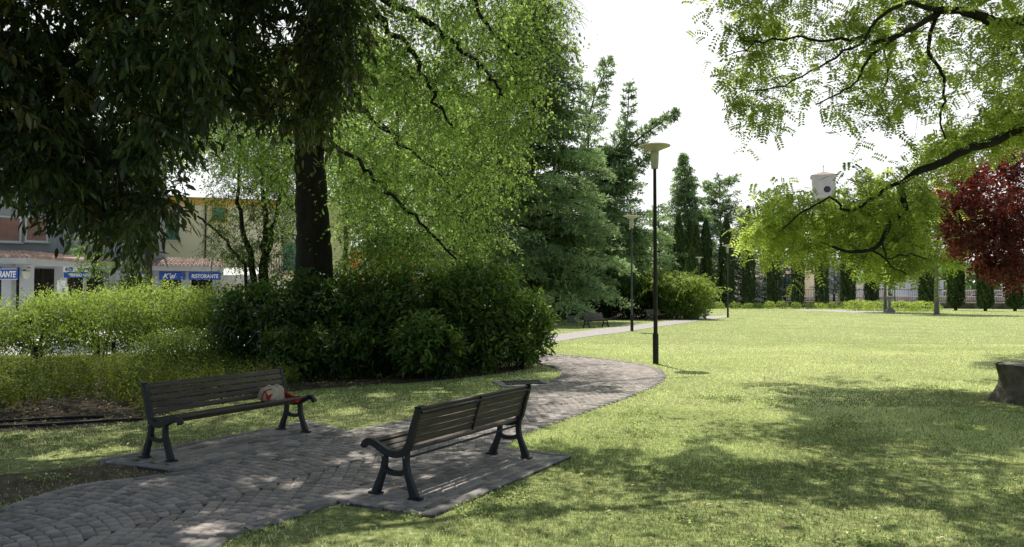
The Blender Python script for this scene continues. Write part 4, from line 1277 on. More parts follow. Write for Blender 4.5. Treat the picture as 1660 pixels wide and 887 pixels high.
# ================================================================== cedars
def cedar(px, Y, top_py, Rb, label, mat='needle', zmin=1.6, whorl=.62, taper=.8, droop=.30, rise=.12, tr=.35, leaders=(), name='cedar_tree', dens=1.0, tuft=.24, nb=(4, 6), flat_top=0.0, shorten=None, group=None):
    x = D(px, 480, Y)[0]; H = D(px, top_py, Y)[2]
    r = np.array([x, Y, 0.0])
    root = tree_root(name, r, label, 'tree', group)
    k = Skel(r)
    P_, d_, rn_ = [], [], []
    def foliage_branch(p0, direction, L, rise_, droop_, r0, fl=1.0):
        dirh = unit(direction)
        t = np.linspace(0, 1, 7)
        Q = p0 + dirh * (L * t)[:, None]
        Q[:, 2] += L * (rise_ * t * 1.6 - droop_ * t ** 2)
        Q += rng.normal(size=Q.shape) * .02 * L
        k.chain(Q, np.linspace(r0, .012, 7), 5)
        ns = max(4, int(L / .30 * dens))
        br = np.clip(rng.normal(.5, .2), 0, 1)
        for i in range(ns):
            u = .18 + .82 * (i + random.random()) / ns
            b0 = np.array([np.interp(u, t, Q[:, j]) for j in range(3)])
            sgn = 1 if i % 2 else -1
            side = np.array([-dirh[1], dirh[0], 0]) * sgn
            if abs(dirh[2]) > .8: 
                a = random.random() * 6.28; side = np.array([math.cos(a), math.sin(a), -.1])
            l2 = (.25 + .42 * L * (1 - u) ** .7 * (.6 + .6 * random.random())) * fl
            l2 = min(l2, 1.9)
            sd_ = unit(side * .8 + dirh * .65 + rng.normal(size=3) * .18)
            m_ = max(4, int(l2 / .085 * dens))
            v = rng.uniform(0, 1, m_)
            q = b0 + sd_ * (l2 * v)[:, None]; q[:, 2] -= l2 * v ** 2 * .38 + rng.uniform(0, .18, m_) * l2
            P_.append(q)
            dd = sd_ * .7 + rng.normal(size=(m_, 3)) * .55; dd[:, 2] += .05 - .35 * v
            d_.append(unit(dd)); rn_.append(np.clip(br + .25 * (u - .5) + rng.normal(0, .15, m_), 0, 1))  # lighter toward the tips: sunlit branch ends put into the colour
        # along main axis
        m_ = int(L / .06 * dens); v = rng.uniform(.15, 1, m_)
        q = np.stack([np.interp(v, t, Q[:, j]) for j in range(3)], 1) + rng.normal(size=(m_, 3)) * .05
        P_.append(q); d_.append(unit(dirh + rng.normal(size=(m_, 3)) * .7)); rn_.append(np.clip(br + rng.normal(.05, .15, m_), 0, 1))
    k.limb([r, r + (0, 0, H * .3), r + (.1, 0, H * .6), r + (0, 0, H)], tr, .03, .03, 10, n=8)
    z = zmin
    while z < H - .3:
        f = (1 - (z - zmin) / (H - zmin)); Rl = Rb * f ** taper
        if flat_top: Rl = Rb * max(f ** taper, flat_top)
        if shorten: Rl *= shorten(z)
        for j in range(random.randint(*nb)):
            a = random.random() * 2 * math.pi
            L = max(.35, Rl * random.uniform(.62, 1.15))
            p0 = r + (0, 0, z + random.uniform(-.2, .2))
            foliage_branch(p0, np.array([math.cos(a), math.sin(a), rise * f * .3 + .25 * (1 - f)]), L, rise, droop, min(.09, .02 + L * .012))
        z += whorl * (.75 + .5 * random.random()) * (.55 + .45 * f)
    for (pts, Lr) in leaders:
        Q = k.limb(pts, .14, .03, .02, 7)
        for i in range(4, len(Q)):
            for j in range(5):
                a = random.random() * 6.28
                tax = unit(Q[i] - Q[i - 1]); rad = unit(np.cross(tax, rng.normal(size=3)))
                f = 1 - i / len(Q)
                foliage_branch(Q[i] + rng.normal(size=3) * .05, rad * .9 + tax * .5, Lr * (.25 + f * .9), .05, .15, .015, .6)
    P = np.concatenate(P_); d = np.concatenate(d_); rn = np.concatenate(rn_); n = len(P)
    nrm = unit(rng.normal(size=(n, 3)) * .7 + np.array([0, 0, 1.0]))
    Lf = tuft * rng.uniform(.7, 1.3, n)
    leaf_mesh('crown', P - r, d, nrm, Lf, Lf * .30, M[mat], rn, 'q', root)
    k.build(M['bark_brown'], root)
    return root
cedar(862, 50, -110, 7.4, 'tallest cedar with layered grey green branches left of the lamps', 'needle', 2.0, .62, .92, tuft=.30, nb=(6, 9), dens=1.5, droop=.36)
X2 = lambda px, py: D(px, py, 60)
cedar(985, 60, 236, 5.8, 'cedar with an upright leader and a long branch rising to the right', 'needle', 1.6, .50, .55, tuft=.29, nb=(6, 8), dens=1.35,
      leaders=(([X2(980, 330), X2(985, 265), X2(1003, 235), X2(1016, 200), X2(1020, 140)], 1.5), ([X2(985, 290), X2(1010, 248), X2(1040, 222), X2(1070, 200), X2(1096, 183)], 1.0), ([D(950, 400, 60), D(952, 300, 60), D(955, 200, 60), D(966, 150, 60), D(988, 103, 60)], 2.2), ([D(975, 330, 59), D(1000, 300, 59), D(1030, 275, 59), D(1050, 250, 59)], 1.1)))
cedar(738, 44, 60, 5.0, 'dark cedar mostly hidden behind the light green tree', 'needle', 2.4, .62, .6, tuft=.26, nb=(4, 6))
cedar(905, 58, 300, 5.4, 'low spreading cedar with light tips over the distant bench', 'needle_light', 3.0, .5, .5, tuft=.24, nb=(5, 7))
cedar(1110, 108, 250, 5.6, 'dark pointed cedar behind the left cypresses', 'needle', 3, .75, .75, tuft=.46, dens=1.15, nb=(6, 9))
cedar(1168, 116, 296, 5.4, 'flat topped cedar behind the slim lamp post', 'needle', 3, 1.1, .5, tuft=.46, dens=1.1, flat_top=.55, rise=.3, droop=.25)
cedar(1068, 100, 330, 5.0, 'broad cedar behind the tall black lamp post', 'needle', 2, .8, .6, tuft=.4, dens=.75)
for px, Y, tp, Rb, lb in ((1150, 112, 365, 2.8, 'silver blue spruce left of the slim lamp post'), (1205, 110, 340, 3.4, 'large silver blue spruce right of the slim lamp post'), (1272, 112, 405, 2.8, 'silver blue spruce seen above the pale stone bench'), (1352, 112, 420, 3.2, 'silver blue spruce between cypresses beside the cream building'), (1240, 116, 380, 2.6, 'silver blue spruce between the second and third cypress')):
    cedar(px, Y, tp, Rb, lb, 'needle_blue', .6 if px != 1352 else 2.0, .6, .7, tuft=.36, dens=.75, name='spruce_tree', droop=.15, tr=.22, nb=(5, 7))

# ================================================================== cypresses
def cypress(px, base_py, top_py, wpx, label, Y=None, group='clipped column cypresses along the fence'):
    c = W(px, base_py); Y = Y or c[1]; x = D(px, 480, Y)[0]; H = D(px, top_py, Y)[2]; R_ = wpx * Y / F / 2
    root = empty('cypress_tree', (x, Y, 0), 0, label, 'cypress', group)
    n = 5200
    t = rng.uniform(0, 1, n) ** .9; z = .25 + t * (H - .25)
    a = rng.uniform(0, 2 * np.pi, n)
    prof = np.minimum(1, (t / .06 + .35)) * np.where(t < .62, 1.0, np.clip(1 - ((t - .62) / .38) ** 1.8, 0, 1) + .03)
    ridge = 1 + .13 * np.sin(a * 5 + z * 1.3 + px) * np.sin(z * 2.1 + a * 2) + .07 * np.sin(a * 11 + z * 4)
    rr = R_ * prof * ridge * rng.uniform(.80, 1.03, n)
    P = np.stack([np.cos(a) * rr, np.sin(a) * rr, z], 1)
    d = np.stack([np.cos(a) * .35, np.sin(a) * .35, np.ones(n)], 1) + rng.normal(size=(n, 3)) * .25
    nrm = np.stack([np.cos(a), np.sin(a), np.zeros(n) + .2], 1) + rng.normal(size=(n, 3)) * .3
    Lf = rng.uniform(.22, .42, n)
    leaf_mesh('crown', P, d, nrm, Lf, Lf * .42, M['cypress'], np.clip(.5 + .8 * (ridge - 1) * 2 + rng.normal(0, .18, n), 0, 1), 'q', root)
    mb = MB(); mb.tube([(0, 0, 0), (0, 0, H * .5), (0, 0, H * .92)], [.18, .12, .02], 7); mb.build('trunk', M['bark_brown'], root)
    return root
ords = 'first second third fourth fifth sixth seventh eighth ninth tenth'.split()
row = [(1214, 499, 336, 19), (1254, 499, 350, 21), (1293.5, 499, 348, 19), (1332.5, 499.5, 344, 19.5), (1375, 499, 390, 21), (1413, 499, 395, 20), (1503, 501, 400, 24), (1549, 503.5, 395, 23), (1597, 504.5, 410, 21), (1645, 504.5, 400, 22), (1700, 505, 400, 22)]
for i, (px, b_, tp, wp) in enumerate(row):
    extra = ['just right of the slim lamp post', 'left of the pale stone bench', 'behind the pale stone bench', 'beside the cream building', 'left of the stone pedestal by two', 'directly left of the stone pedestal', 'left of the slim grey tree trunk', 'right of the slim grey tree trunk', 'under the left part of the red tree', 'under the red tree at the right edge', 'beyond the right edge'][i]
    if i == 10: continue
    cypress(px, b_, tp, wp, 'dark clipped cypress column ' + extra)
for px, tp, wp, b_, lb in ((1101, 350, 17, 500, 'pointed cypress leftmost of the cluster above the arching shrub'), (1118, 357, 15, 499, 'slim cypress second in the cluster above the shrub'), (1129, 366, 14, 500, 'slim cypress in the middle of the cluster above the shrub'), (1145, 357, 16, 499, 'pointed cypress right in the cluster beside the small lamp head'), (1178, 355, 22, 499, 'tall cypress standing right behind the slim lamp post'), (1122, 405, 16, 501, 'short cypress in front of the cluster left of small lamp head')):
    cypress(px, b_, tp, wp, lb, group='pointed cypresses behind the shrub')

# ================================================================== shrubs
def shrub(name, c, r, n, leaf, asp, mat, label, cat='shrub', group=None, kind='q', stems=6, stem_r=.012, low=.1, lump=.22, up=.3, bark='bark_dark', twigy=0.0, rshift=0, stem_h=.6, seed=1, rag=1.0, zg=.22):
    c = np.asarray(c, float); root = empty(name, (c[0], c[1], 0), 0, label, cat, group)
    v = unit(rng.normal(size=(n, 3)))
    ph = np.arctan2(v[:, 1], v[:, 0])
    rd = np.random.default_rng(seed)
    ck = unit(rd.normal(size=(26, 3)))
    dots = v @ ck.T
    lob = np.max(dots, axis=1); lob = (lob - .75) / .25
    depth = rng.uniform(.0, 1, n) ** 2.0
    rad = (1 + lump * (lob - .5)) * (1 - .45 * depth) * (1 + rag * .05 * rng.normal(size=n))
    P = v * rad[:, None] * np.asarray(r)
    P += .05 * np.asarray(r) * np.stack([np.sin(9 * v[:, 1] + seed), np.sin(8 * v[:, 2]), np.sin(10 * v[:, 0] + 2)], 1)
    P[:, 2] += c[2]
    m_ = P[:, 2] > low
    P, v, lob, depth = P[m_], v[m_], lob[m_], depth[m_]; n = len(P)
    nrm = unit(v + rng.normal(size=(n, 3)) * .5 + np.array([0, 0, .5]))
    d = unit(np.cross(nrm, rng.normal(size=(n, 3))) + v * .35 + np.array([0, 0, up]))
    Lf = leaf * rng.uniform(.6, 1.25, n)
    rn = np.clip(.42 + rshift + .28 * np.clip(lob, -.5, 1) + zg * v[:, 2] - .50 * depth + rng.normal(0, .15, n), 0, 1)  # shade painted in: darker deep and low, lighter on lobes and tops
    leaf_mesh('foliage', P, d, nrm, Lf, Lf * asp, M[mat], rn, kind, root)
    mb = MB()
    for i in range(stems):
        a = rd.uniform(0, 6.28); rr_ = rd.uniform(.02, .25) ; b = rd.uniform(.35, .85)
        mb.tube([(math.cos(a) * rr_ * r[0] * .5, math.sin(a) * rr_ * r[1] * .5, 0), (math.cos(a) * r[0] * .3 * b, math.sin(a) * r[1] * .3 * b, c[2] * .55), (math.cos(a) * r[0] * .7 * b, math.sin(a) * r[1] * .7 * b, c[2] + r[2] * .3)], [stem_r * 1.3, stem_r, stem_r * .5], 5)
    mb.build('stems', M[bark], root, smooth=True)
    return root
G = 'glossy laurel shrubs in the bed'
def sh_at(px, by, ty, wpx, Y, **kw):
    x = D(px, 480, Y)[0]; zt = D(px, ty, Y)[2]; zb = D(px, by, Y)[2]
    return (x, Y, (zt + zb) / 2), (wpx * Y / F / 2, kw.get('ry', wpx * Y / F / 2), (zt - zb) / 2)
for px, by, ty, wp, Y, n, lb, sd_, sh in (  # sh lightens the right-end laurels' leaf colour as if sunlit
    (845, 592, 478, 88, 18.6, 5200, 'glossy laurel shrub with sunlit edge at the right end beside the path', 1, .26),
    (775, 600, 436, 140, 18.0, 9500, 'tall rounded glossy laurel shrub second from the right end', 2, .14),
    (680, 600, 446, 150, 18.2, 9000, 'dark glossy laurel shrub in the middle of the row', 3, .03),
    (595, 606, 452, 160, 17.8, 9000, 'dark laurel shrub right of the black trunk', 4, -.08),
    (690, 612, 522, 100, 16.4, 5200, 'low glossy laurel shrub bulging forward in front of the row', 5, .12),
    (500, 608, 458, 150, 17.5, 8500, 'dark laurel shrub in front of the black trunk', 6, -.10),
    (480, 612, 540, 90, 16.2, 3600, 'low dark laurel clump behind the bag end of the bench', 7, -.05),
    (415, 600, 470, 120, 18.0, 6500, 'dark shrub where the laurels meet the lighter hedge', 8, -.08),
    (560, 612, 545, 110, 16.5, 4200, 'low dark laurel clump under the middle of the row', 9, -.08)):
    c, r = sh_at(px, by, ty, wp, Y)
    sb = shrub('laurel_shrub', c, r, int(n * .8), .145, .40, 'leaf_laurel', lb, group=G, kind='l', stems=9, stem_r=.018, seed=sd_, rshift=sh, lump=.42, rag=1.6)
    va = unit(np.stack([rng.normal(size=46), rng.normal(size=46), np.abs(rng.normal(size=46)) * .8 - .1], 1))
    C = va * np.array(r) * .86 + (0, 0, c[2])
    sprays(C, np.zeros(3), 3, .34, -.35, 9, .14, .38, M['leaf_laurel'], sb, name='shoots', kind='l', flat=.6, leafdroop=0, out=va * 1.1, rshift=.12 + sh, twig=.004)
for px, by, ty, wp, Y, n, lb, sd_, sh in (
    (560, 570, 442, 150, 22.5, 5000, 'dark shrub filling behind the laurels right of the black trunk', 16, -.12),
    (660, 570, 440, 150, 22.8, 5000, 'dark shrub behind the middle laurels, below the orange house', 17, -.10),
    (750, 568, 440, 110, 22.6, 4000, 'green shrub behind the tall laurel near the path', 18, -.02)):
    c, r = sh_at(px, by, ty, wp, Y)
    shrub('laurel_shrub', c, r, n, .13, .45, 'leaf_laurel', lb, group='laurel shrubs of the back row', stems=8, stem_r=.02, seed=sd_, rshift=sh, lump=.26)
for px, by, ty, wp, Y, n, lb, sd_, mt in (
    (-60, 585, 492, 150, 21, 8500, 'light green privet shrub cut by the left frame edge', 11, .05),
    (60, 572, 488, 130, 21, 9500, 'yellow green privet shrub behind the left stake', 12, .10),
    (165, 570, 476, 150, 21.4, 11000, 'yellow green privet shrub with tall shoots below the hospital sign', 13, .10),
    (265, 568, 472, 150, 21.2, 11000, 'light green privet shrub below the second blue sign', 14, .0),
    (350, 580, 476, 130, 20.6, 7500, 'mid green privet shrub left of the dark laurels', 15, -.12)):
    c, r = sh_at(px, by, ty, wp, Y)
    sb = shrub('privet_shrub', c, r, n, .075, .55, 'leaf_hedge', lb, group='privet shrubs of the street hedge', stems=16, stem_r=.016, seed=sd_, rshift=mt - .20, lump=.65, up=.6, rag=2.0, zg=.60)  # dark body, bright top and shoots: light painted into the leaves
    # upright shoots
    C = np.stack([rng.uniform(-r[0], r[0], 26), rng.uniform(-r[1], r[1], 26) * .6, np.full(26, c[2] + r[2] * .62)], 1)
    C[:, 2] -= .25 * (C[:, 0] / r[0]) ** 2 * r[2]
    o, tw = sprays(C, np.zeros(3), 3, .42, -1.6, 11, .06, .6, M['leaf_hedge'], sb, name='shoots', flat=.6, leafdroop=-.2, rshift=.2 + mt, twig=.004)
c, r = sh_at(302, 598, 536, 150, 17.5)
shrub('box_shrub', c, r, 7500, .05, .6, 'leaf_hedge', 'low rounded green shrub in front of the taller privet', seed=21, rshift=-.22, lump=.3, zg=.5)

# arching shrubs behind far benches
def arching(px0, px1, ty, Y, label, mat, rs, seed):
    n = 1; x0 = D(px0, 480, Y)[0]; x1 = D(px1, 480, Y)[0]; zt = D(0, ty, Y)[2]
    c = ((x0 + x1) / 2, Y, zt * .46); r = ((x1 - x0) / 2, 2.2, zt * .52)
    root = shrub('arching_shrub', c, r, 5200, .22, .5, mat, label, group='arching shrubs behind the far benches', seed=seed, rshift=rs - .25, lump=.2, stems=8, stem_r=.03, low=.05)
    C = np.stack([rng.uniform(-.9, .95, 110) * r[0], rng.uniform(-1, .8, 110) * r[1], np.zeros(110)], 1)
    C[:, 2] = c[2] + r[2] * np.sqrt(np.clip(1 - (C[:, 0] / r[0]) ** 2 * .8, .1, 1)) * rng.uniform(.6, 1.0, 110)
    sprays(C, np.zeros(3), 4, 1.2, .35, 14, .20, .35, M[mat], root, name='arching_sprays', flat=.4, leafdroop=.5, rshift=rs)
for a_ in ((935, 1005, 450, 57, 'dark arching shrub behind the farther left bench', 'leaf_mid', -.1, 31), (985, 1060, 440, 56.5, 'arching green shrub between grey and black lamp posts', 'leaf_mid', .1, 32), (1040, 1110, 442, 56, 'light green arching shrub right of the black lamp post', 'leaf_hedge', .05, 33), (1085, 1152, 446, 55.5, 'light green arching shrub at the right end, beside the path', 'leaf_hedge', .18, 34)):
    arching(*a_)
for px, wp, ty, Y, lb, s_ in ((868, 60, 486, 62, 'dark low shrub at the left under the cedars', 41), (905, 60, 490, 60, 'dark low shrub beside the stone block', 42), (880, 50, 470, 66, 'grey green shrub deep under the cedars', 43)):
    c, r = sh_at(px, 520, ty, wp, Y)
    shrub('dark_shrub', (c[0], c[1], c[2]), r, 3000, .2, .5, 'leaf_laurel', lb, group='dark shrubs under the cedars', seed=s_, low=.02)
# low shrubs along the cypress row
descr = ['dark green', 'yellow green', 'mid green', 'pale green']
feet = [(1150, 'left end of the row under spruce'), (1165, 'left of the slim lamp post'), (1192, 'right of the slim lamp post'), (1211, 'at the foot of first cypress'), (1228, 'between first and second cypress'), (1247, 'at the foot of second cypress'), (1268, 'left end of the stone bench'), (1290, 'before the stone bench'), (1310, 'right end of the stone bench'), (1328, 'at the foot of the cypress by cream building'), (1350, 'right of the cypress by cream building'), (1372, 'at the foot of the fifth cypress')]
for i, (px, where) in enumerate(feet):
    Y = 96; ty = random.uniform(488, 493); wp = random.uniform(16, 24); k_ = i % 4
    c, r = sh_at(px, 503, ty, wp, Y)
    shrub('low_shrub', c, r, 500, .16, .6, ['leaf_mid', 'leaf_lime', 'leaf_hedge', 'leaf_hedge'][k_], 'low rounded %s shrub %s' % (descr[k_], where), group='low shrubs along the cypress row', seed=50 + i, low=.0, stems=3)
for i, (px, Y, wp, where) in enumerate(((1392, 84, 44, 'first of the wide clumps left of the pedestal'), (1425, 82, 46, 'directly left of the pedestal'), (1462, 82, 50, 'directly right of the pedestal'), (1498, 80, 52, 'left of the slim grey trunk'))):
    c, r = sh_at(px, 508, 487 + i * .8, wp, Y)
    shrub('low_shrub', c, r, 1400, .16, .5, 'leaf_lime', 'wide low light green shrub ' + where, group='wide low shrubs by the pedestal', seed=70 + i, low=.0, stems=3)

# weedy ground cover in the bed (stuff)
n0 = 2800
Y = rng.uniform(10.4, 19.5, n0); X = rng.uniform(-.72, -.22, n0) * Y
m = inpoly(X, Y, BED) & (vnoise(X, Y, 1.5, 91) > -.32) 
front = inpoly(X, Y, np.array([W(-260, 694), W(0, 676), W(60, 672), W(120, 664), W(225, 678), W(330, 650), W(480, 636), W(480, 590), W(-260, 600)])[:, :2])
m &= front
X, Y = X[m], Y[m]
hh = rng.uniform(.15, .42, len(X)) * (1 + .3 * vnoise(X, Y, .9, 93))
C = np.stack([X, Y, hh * .45], 1)
o, tw = sprays(C, np.zeros(3), 5, .26, -.9, 9, .05, .5, M['leaf_weed'], None, name='ground_cover', flat=.8, leafdroop=.1, twig=.003, rshift=-.14, crnd=.34)
tag(o, 'yellowing leafy weeds and ground cover filling the planting bed', 'ground cover', kind='stuff')
# the same along the laurels' feet, sparse
n0 = 240
px_ = rng.uniform(430, 800, n0); C = np.array([W(a, 622 - (a - 430) * .03 - random.uniform(0, 12)) for a in px_]); C[:, 2] = .06
o, tw = sprays(C, np.zeros(3), 4, .14, -.4, 6, .04, .5, M['leaf_laurel'], None, name='ivy_cover')
tag(o, 'sparse dark ivy and seedlings on the soil under the laurels', 'ground cover', kind='stuff')

# ================================================================== FENCE & WALL at the far end
fa = np.array([D(1040, 480, 122)[0], 122]); fb = np.array([D(1740, 480, 90)[0], 90])
fd = fb - fa; fL = np.linalg.norm(fd); fr = math.atan2(fd[1], fd[0])
wl = empty('boundary_wall', (fa[0], fa[1], 0), fr, 'long low rubble wall with pale coping behind the cypress row', 'wall')
mb = MB(); mb.box((fL / 2, 0, .35), (fL, .5, .70)); mb.build('masonry', M['wallrubble'], wl)
mb = MB(); mb.box((fL / 2, 0, .76), (fL, .62, .12), bev=.02); mb.build('coping', M['wallpale'], wl)
fn = empty('iron_fence', (fa[0], fa[1], .82), fr, 'thin dark iron railing on top of the boundary wall', 'fence')
mb = MB()
for i in range(int(fL / .22)): mb.box((i * .22, 0, .85), (.028, .028, 1.7))
mb.build('balusters', M['rail'], fn)
mb = MB(); mb.box((fL / 2, 0, .12), (fL, .05, .06)); mb.box((fL / 2, 0, 1.62), (fL, .05, .06)); mb.build('rails', M['rail'], fn)
for i in range(int(fL / 3.3)):
    mb = MB(); mb.box((i * 3.3 + .11, 0, .9), (.09, .09, 1.8)); mb.build('post', M['rail'], fn)
# behind: parapet & low masonry
pw = empty('low_masonry_wall', (fa[0] - 6, 140, 0), 0, 'pinkish low wall across the road behind the fence', 'wall')
mb = MB(); mb.box((50, 0, .7), (120, .5, 1.4)); mb.build('masonry', M['pinkband'], pw)
mb = MB(); mb.box((50, 0, 1.46), (120, .7, .14), bev=.02); mb.build('coping', M['wallpale'], pw)

# cream arcade building
def arch_building():
    Y = 150; x0 = D(1190, 480, Y)[0]; x1 = D(1325, 480, Y)[0]; H = D(0, 425, Y)[2]; w_ = x1 - x0
    root = empty('arcade_building', (x0, Y, 0), 0, 'cream building with dark round arches glimpsed between the cypresses', 'building')
    mb = MB()
    def arch(xc, hw, hs):   # dark recess with arch shape
        pts = [(xc - hw, 0), (xc + hw, 0), (xc + hw, hs)] + [(xc + hw * math.cos(a), hs + hw * math.sin(a)) for a in np.linspace(0, math.pi, 14)[1:-1]] + [(xc - hw, hs)]
        return pts
    # wall face built around arches: columns strips
    cs = [w_ * .16, w_ * .42, w_ * .62]; hw = 1.55; hs = 3.6
    xs = [0.0]
    for c_ in cs: xs += [c_ - hw, c_ + hw]
    xs.append(w_)
    for i in range(0, len(xs), 2): mb.box(((xs[i] + xs[i + 1]) / 2, 0, H / 2), (xs[i + 1] - xs[i], .5, H))
    for c_ in cs:
        aa = np.linspace(math.pi, 0, 14)
        for s_ in range(13):
            xa, xb = c_ + hw * math.cos(aa[s_]), c_ + hw * math.cos(aa[s_ + 1]); za, zb = hs + hw * math.sin(aa[s_]), hs + hw * math.sin(aa[s_ + 1])
            mb.add([(xa, -.25, za), (xb, -.25, zb), (xb, -.25, H), (xa, -.25, H), (xa, .25, za), (xb, .25, zb), (xb, .25, H), (xa, .25, H)], [[0, 1, 2, 3], [0, 4, 5, 1]])
    mb.box((w_ * .9, 3, H / 2), (w_ * .2, 5, H))
    mb.build('wall', M['cream'], root)
    mb = MB(); mb.box((w_ / 2, 6, H / 2), (w_, .3, H)); mb.build('back_wall', M['darkglass'], root)
    mb = MB(); mb.box((w_ / 2, 3, H + .15), (w_ + 1, 7.5, .3)); mb.build('roof', M['tiles'], root)
    mb = MB(); mb.box((w_ * .82, -.3, H / 2), (.25, .12, H)); mb.build('downpipe', M['brownframe'], root)
arch_building()
# low house with red and white, at right
def low_house(px0, px1, ty, Y, wallm, label):
    x0 = D(px0, 480, Y)[0]; x1 = D(px1, 480, Y)[0]; H = D(0, ty, Y)[2]; w_ = x1 - x0
    root = empty('low_building', (x0, Y, 0), 0, label, 'building')
    mb = MB(); mb.box((w_ / 2, 3, H / 2), (w_, 6, H)); mb.build('wall', M[wallm], root)
    mb = MB(); mb.box((w_ / 2, 3, H + .12), (w_ + .6, 6.6, .24), bev=.03); mb.build('roof', M['wallpale'], root)
    nw = max(1, int(w_ / 4))
    for i in range(nw):
        mb = MB(); mb.box((w_ * (i + .5) / nw, -.03, H * .52), (1.3, .08, 1.3)); f = mb.build('window', M['white'], root)
        mb = MB(); mb.box((w_ * (i + .5) / nw, -.08, H * .52), (1.05, .03, 1.05)); mb.build('pane', M['darkglass'], f)
low_house(1385, 1440, 462, 160, 'wallpale', 'low pale building behind the stone pedestal')
low_house(1470, 1530, 456, 165, 'greywall', 'low grey building behind the slim grey trunk')
low_house(1560, 1640, 472, 150, 'pinkband', 'low pinkish building with pale roof below the red tree')
low_house(1655, 1760, 462, 155, 'wallpale', 'pale building at the right frame edge below the red tree')

# bell tower
def tower():
    Y = 175; xc = D(1337, 480, Y)[0]; H = D(0, 286, Y)[2]; a = 34 * Y / F
    root = empty('bell_tower', (xc, Y, 0), math.radians(-18), 'square pale stone bell tower with low tiled roof rising over the trees', 'tower')
    mb = MB(); mb.box((0, 0, H / 2), (a, a, H)); mb.build('shaft', M['tower'], root)
    mb = MB(); mb.box((0, 0, H - .15), (a + .5, a + .5, .3), bev=.05); mb.box((0, 0, H - 8), (a + .3, a + .3, .25)); mb.build('cornice', M['tower'], root)
    mb = MB(); b = a / 2 + .4; h = 1.1
    mb.add([(-b, -b, H), (b, -b, H), (b, b, H), (-b, b, H), (0, 0, H + h)], [[0, 1, 4], [1, 2, 4], [2, 3, 4], [3, 0, 4]]); mb.build('roof', M['towerroof'], root)
    mb = MB(); mb.tube([(0, 0, H + h - .1), (0, 0, H + h + 1.6)], .06, 6); mb.box((0, 0, H + h + 1.1), (.7, .08, .08)); mb.build('cross', M['rail'], root)
    for s_ in range(4):
        R_ = Matrix.Rotation(s_ * math.pi / 2, 4, 'Z')
        mb = MB()
        pts = [(.75 * math.cos(t), .75 * math.sin(t)) for t in np.linspace(0, 2 * math.pi, 20, endpoint=False)]
        V = [tuple(R_ @ Vector((p_[0] + .6, -a / 2 - .02, H - 3.3 + p_[1]))) for p_ in pts]
        mb.add(V, [list(range(20))]); mb.build('clock_opening', M['darkglass'], root)
        mb = MB()
        for xo in (-1.0, 1.0):
            pts = [(-.5, 0), (.5, 0), (.5, 1.8)] + [(.5 * math.cos(t), 1.8 + .5 * math.sin(t)) for t in np.linspace(0, math.pi, 8)[1:-1]] + [(-.5, 1.8)]
            V = [tuple(R_ @ Vector((p_[0] + xo, -a / 2 - .02, H - 7.6 + p_[1]))) for p_ in pts]
            mb.add(V, [list(range(len(pts)))])
        mb.build('bell_window', M['darkglass'], root)
tower()

# distant tree belt (one mass)
n = 9000
X = rng.uniform(-150, 190, n); Yb = 205 + rng.uniform(-6, 6, n)
top = 8.5 + 2.5 * vnoise(X, X * 0, .09, 5) + 1.5 * vnoise(X, X * 0, .35, 6)
Zb = top * rng.uniform(0, 1, n) ** .6
P = np.stack([X, Yb - (top - Zb) * .3, Zb], 1)
o = leaf_mesh('far_woodland', P, rnd_dir(n, .2), rnd_dir(n, .4), rng.uniform(1.6, 3.2, n), 1.8, M['needle'], np.clip(rng.normal(.5, .2, n), 0, 1))
tag(o, 'far dark green belt of trees beyond the road', 'woodland', kind='stuff')

# ================================================================== LEFT: buildings
def text_mesh(s, size, mat, parent, loc, rot, name='lettering', shear=0.0, ext=.01, align='LEFT', bold=.0, sx=1.0):
    cu = bpy.data.curves.new('lettering', 'FONT'); cu.body = s; cu.size = size; cu.extrude = ext; cu.shear = shear; cu.align_x = align; cu.offset = bold
    ob = bpy.data.objects.new('tmp', cu); COL.objects.link(ob)
    dg_ = bpy.context.evaluated_depsgraph_get(); dg_.update()
    me = bpy.data.meshes.new_from_object(ob.evaluated_get(dg_))
    bpy.data.objects.remove(ob)
    me.materials.clear(); me.materials.append(mat)
    o = link(name, me, parent); o.location = loc; o.rotation_euler = rot; o.scale = (sx, 1, 1)
    return o

def window(mb_parent, x, z, w_, h_, shut, frame='white', y=-.06):
    mb = MB()
    t = .09
    for (cx_, cz, sx, sz) in ((x, z + h_ / 2, w_ + t * 2, t), (x, z - h_ / 2, w_ + t * 2, t), (x - w_ / 2 - t / 2, z, t, h_ - t), (x + w_ / 2 + t / 2, z, t, h_ - t)):
        mb.box((cx_, y, cz), (sx, .12, sz))
    mb.box((x, y - .06, z - h_ / 2 - .06), (w_ + .35, .2, .05))
    f = mb.build('window', M[frame], mb_parent)
    mb = MB()
    nsl = int(h_ / .09)
    for i in range(nsl): mb.box((x, y + .01, z - h_ / 2 + t / 2 + (i + .5) * (h_ - t) / nsl), (w_ - .02, .04, (h_ - t) / nsl * .82), Matrix.Rotation(.25, 4, 'X'))
    mb.build('shutter', M[shut], f)

